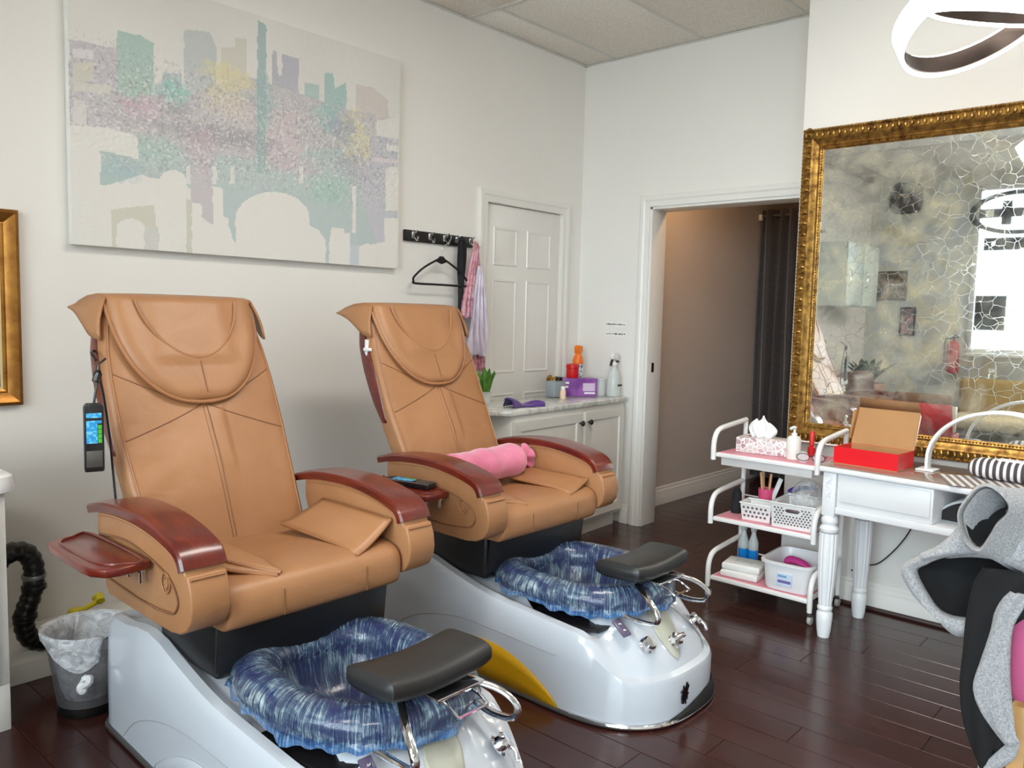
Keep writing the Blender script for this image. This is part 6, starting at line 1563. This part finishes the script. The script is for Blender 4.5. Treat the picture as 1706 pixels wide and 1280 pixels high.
    for y, z, w_, h_, c1, c2, lab in ((3.085, 1.79, 0.17, 0.17, (60, 58, 44), (140, 112, 78), 'small dark square picture on the patterned wall in the mirror'), (2.885, 1.38, 0.085, 0.165, (96, 104, 108), (196, 150, 156), 'narrow grey and pink picture on the patterned wall in the mirror')):
        r = thing('wall_picture', lab, 'picture', (XF+0.001, y, z))
        gp = N('picture_print'); vv = gp.coord('Object'); gp.l(gp.ramp(gp.noise(vv, 16, 3), [(0.4, C4(c1)), (0.62, C4(c2))]), gp.b.inputs['Base Color'])
        M().span((0, -w_, -h_), (0.02, w_, h_)).build('picture_board', plain('dark_frame', (48, 42, 36), 0.4), r, bevel=0.003)
        M().span((0.02, -w_+0.02, -h_+0.02), (0.022, w_-0.02, h_-0.02)).build('picture_print', gp.m, r)
    r = thing('fire_extinguisher', 'red fire extinguisher hung beside the shop window, in the mirror', 'extinguisher', (XF+0.09, 2.37, 0.82))
    M().lathe([(0, 0), (0.06, 0), (0.065, 0.02), (0.065, 0.30), (0.04, 0.35), (0.018, 0.36), (0, 0.36)], 24).build('cylinder', plain('signal_red', (176, 26, 24), 0.3), r)
    M().tube(spline([(0, 0, 0.36), (0, 0.0, 0.40), (0, -0.05, 0.41)], 5), 0.014, 8).build('valve', DARKP, r)
    M().tube(spline([(0, 0.02, 0.38), (0.0, 0.08, 0.36), (0.0, 0.085, 0.15)], 6), 0.010, 8).build('hose', DARKP, r)
    M().span((-0.088, -0.03, 0.28), (-0.062, 0.03, 0.34)).build('bracket', DARKP, r)
    # waiting bench with cushions
    ol = plain('mustard_velvet', (176, 148, 84), 0.7, var=0.1); cr = plain('cream_cushion', (214, 200, 164), 0.75, var=0.05)
    r = thing('waiting_sofa', 'mustard waiting sofa with cream seat cushions reflected in the mirror', 'sofa', (-1.72, 1.05, 0))
    M().span((-0.40, -1.20, 0.30), (-0.22, 1.20, 0.78)).build('backrest', ol, r, bevel=0.05, seg=3)
    M().span((-0.24, -1.20, 0.10), (0.34, 1.20, 0.28)).build('seat_base', plain('dark_olive', (92, 88, 70), 0.7), r, bevel=0.02)
    for y in (-0.80, 0.0, 0.80): M().span((-0.22, y-0.385, 0.281), (0.36, y+0.385, 0.42)).build('seat_cushion', cr, r, bevel=0.05, seg=3)
    for x in (-0.3, 0.28):
        for y in (-1.1, 1.1): M().span((x-0.025, y-0.025, 0), (x+0.025, y+0.025, 0.30 if x < 0 else 0.10)).build('leg', DARKP, r)
    # wall cabinets on the left wall near the shop front
    pg = plain('pale_mint_cabinet', (206, 218, 212), 0.35)
    r = thing('wall_cabinet', 'pale mint wall cabinet with pull handles reflected in the mirror', 'cabinet', (-1.58, YL-0.301, 1.52))
    M().span((0, 0, 0), (0.95, 0.30, 0.66)).build('carcass', pg, r)
    for x in (0, 0.48):
        d = M().span((x+0.008, -0.016, 0.01), (x+0.465, -0.001, 0.65)).build('cabinet_door', pg, r, bevel=0.003)
        M().tube([(x+0.40, -0.018, 0.2), (x+0.40, -0.04, 0.22), (x+0.40, -0.04, 0.36), (x+0.40, -0.018, 0.38)], 0.006, 8).build('handle', CHROME, d)
    # brown lounge chair and a leafy plant by the left wall
    lb = plain('brown_leather', (96, 62, 44), 0.45, var=0.15)
    r = thing('brown_armchair', 'dark brown leather armchair reflected at the lower left of the mirror', 'armchair', (-0.55, 2.55, 0))
    M().span((-0.32, -0.32, 0.12), (0.32, 0.36, 0.42)).build('seat', lb, r, bevel=0.06, seg=3)
    M().span((-0.32, 0.22, 0.40), (0.32, 0.42, 0.86)).build('backrest', lb, r, bevel=0.07, seg=3)
    for x in (-0.36, 0.36): M().span((x-0.07, -0.30, 0.12), (x+0.07, 0.40, 0.58)).build('armrest', lb, r, bevel=0.05, seg=3)
    for x in (-0.3, 0.3):
        for y in (-0.25, 0.3): M().span((x-0.025, y-0.025, 0), (x+0.025, y+0.025, 0.14)).build('leg', DARKP, r)
    gr = plain('deep_leaf', (60, 84, 48), 0.5, var=0.2)
    r = thing('potted_plant', 'dark leafy plant in a pot on a low stand reflected in the mirror', 'plant', (-1.35, 3.02, 0))
    M().lathe([(0, 0.0), (0.14, 0), (0.17, 0.70), (0.15, 0.70), (0.14, 0.66), (0, 0.66)], 24).build('pot', plain('clay_pot', (196, 150, 128), 0.6), r)
    for k in range(26):
        q = k*2.4; L_ = 0.32+0.16*((k*7) % 5)/5; ti = 0.35+0.5*((k*3) % 7)/7; rows = []
        for i in range(6):
            t = i/5; c = Vector((math.cos(q)*L_*ti*t, math.sin(q)*L_*ti*t, 0.66+L_*(t-0.35*t*t))); s = Vector((-math.sin(q), math.cos(q), 0)); w_ = 0.045*math.sin(math.pi*min(1, t*0.9+0.08))
            rows.append([tuple(c+s*w_*a) for a in (-1, 0, 1)])
        M().grid(rows).build('leaf', gr, r, solid=0.002)
shop_front()
def fill_panels():
    e = N('fill_diffuser'); e.set(Base_Color=(0.9, 0.9, 0.88, 1), Roughness=0.6); e.b.inputs['Emission Color'].default_value = (1, 0.95, 0.87, 1); e.b.inputs['Emission Strength'].default_value = 2.0; e.noise(e.coord(), 5)
    for i, (x, y) in enumerate(FILL_PANELS):  # housings for the added, unseen fill lights
        r = thing('fill_panel', 'unseen ceiling light panel added to fill the salon with light', 'ceiling light', (x, y, ZC-0.004), 0, 'added ceiling fill panels')
        M().span((-0.58, -0.28, -0.018), (0.58, 0.28, 0.0)).build('fill_panel_frame', TBAR, r, bevel=0.003)
        M().span((-0.55, -0.25, -0.0195), (0.55, 0.25, -0.0182)).build('diffuser', e.m, r)
fill_panels()
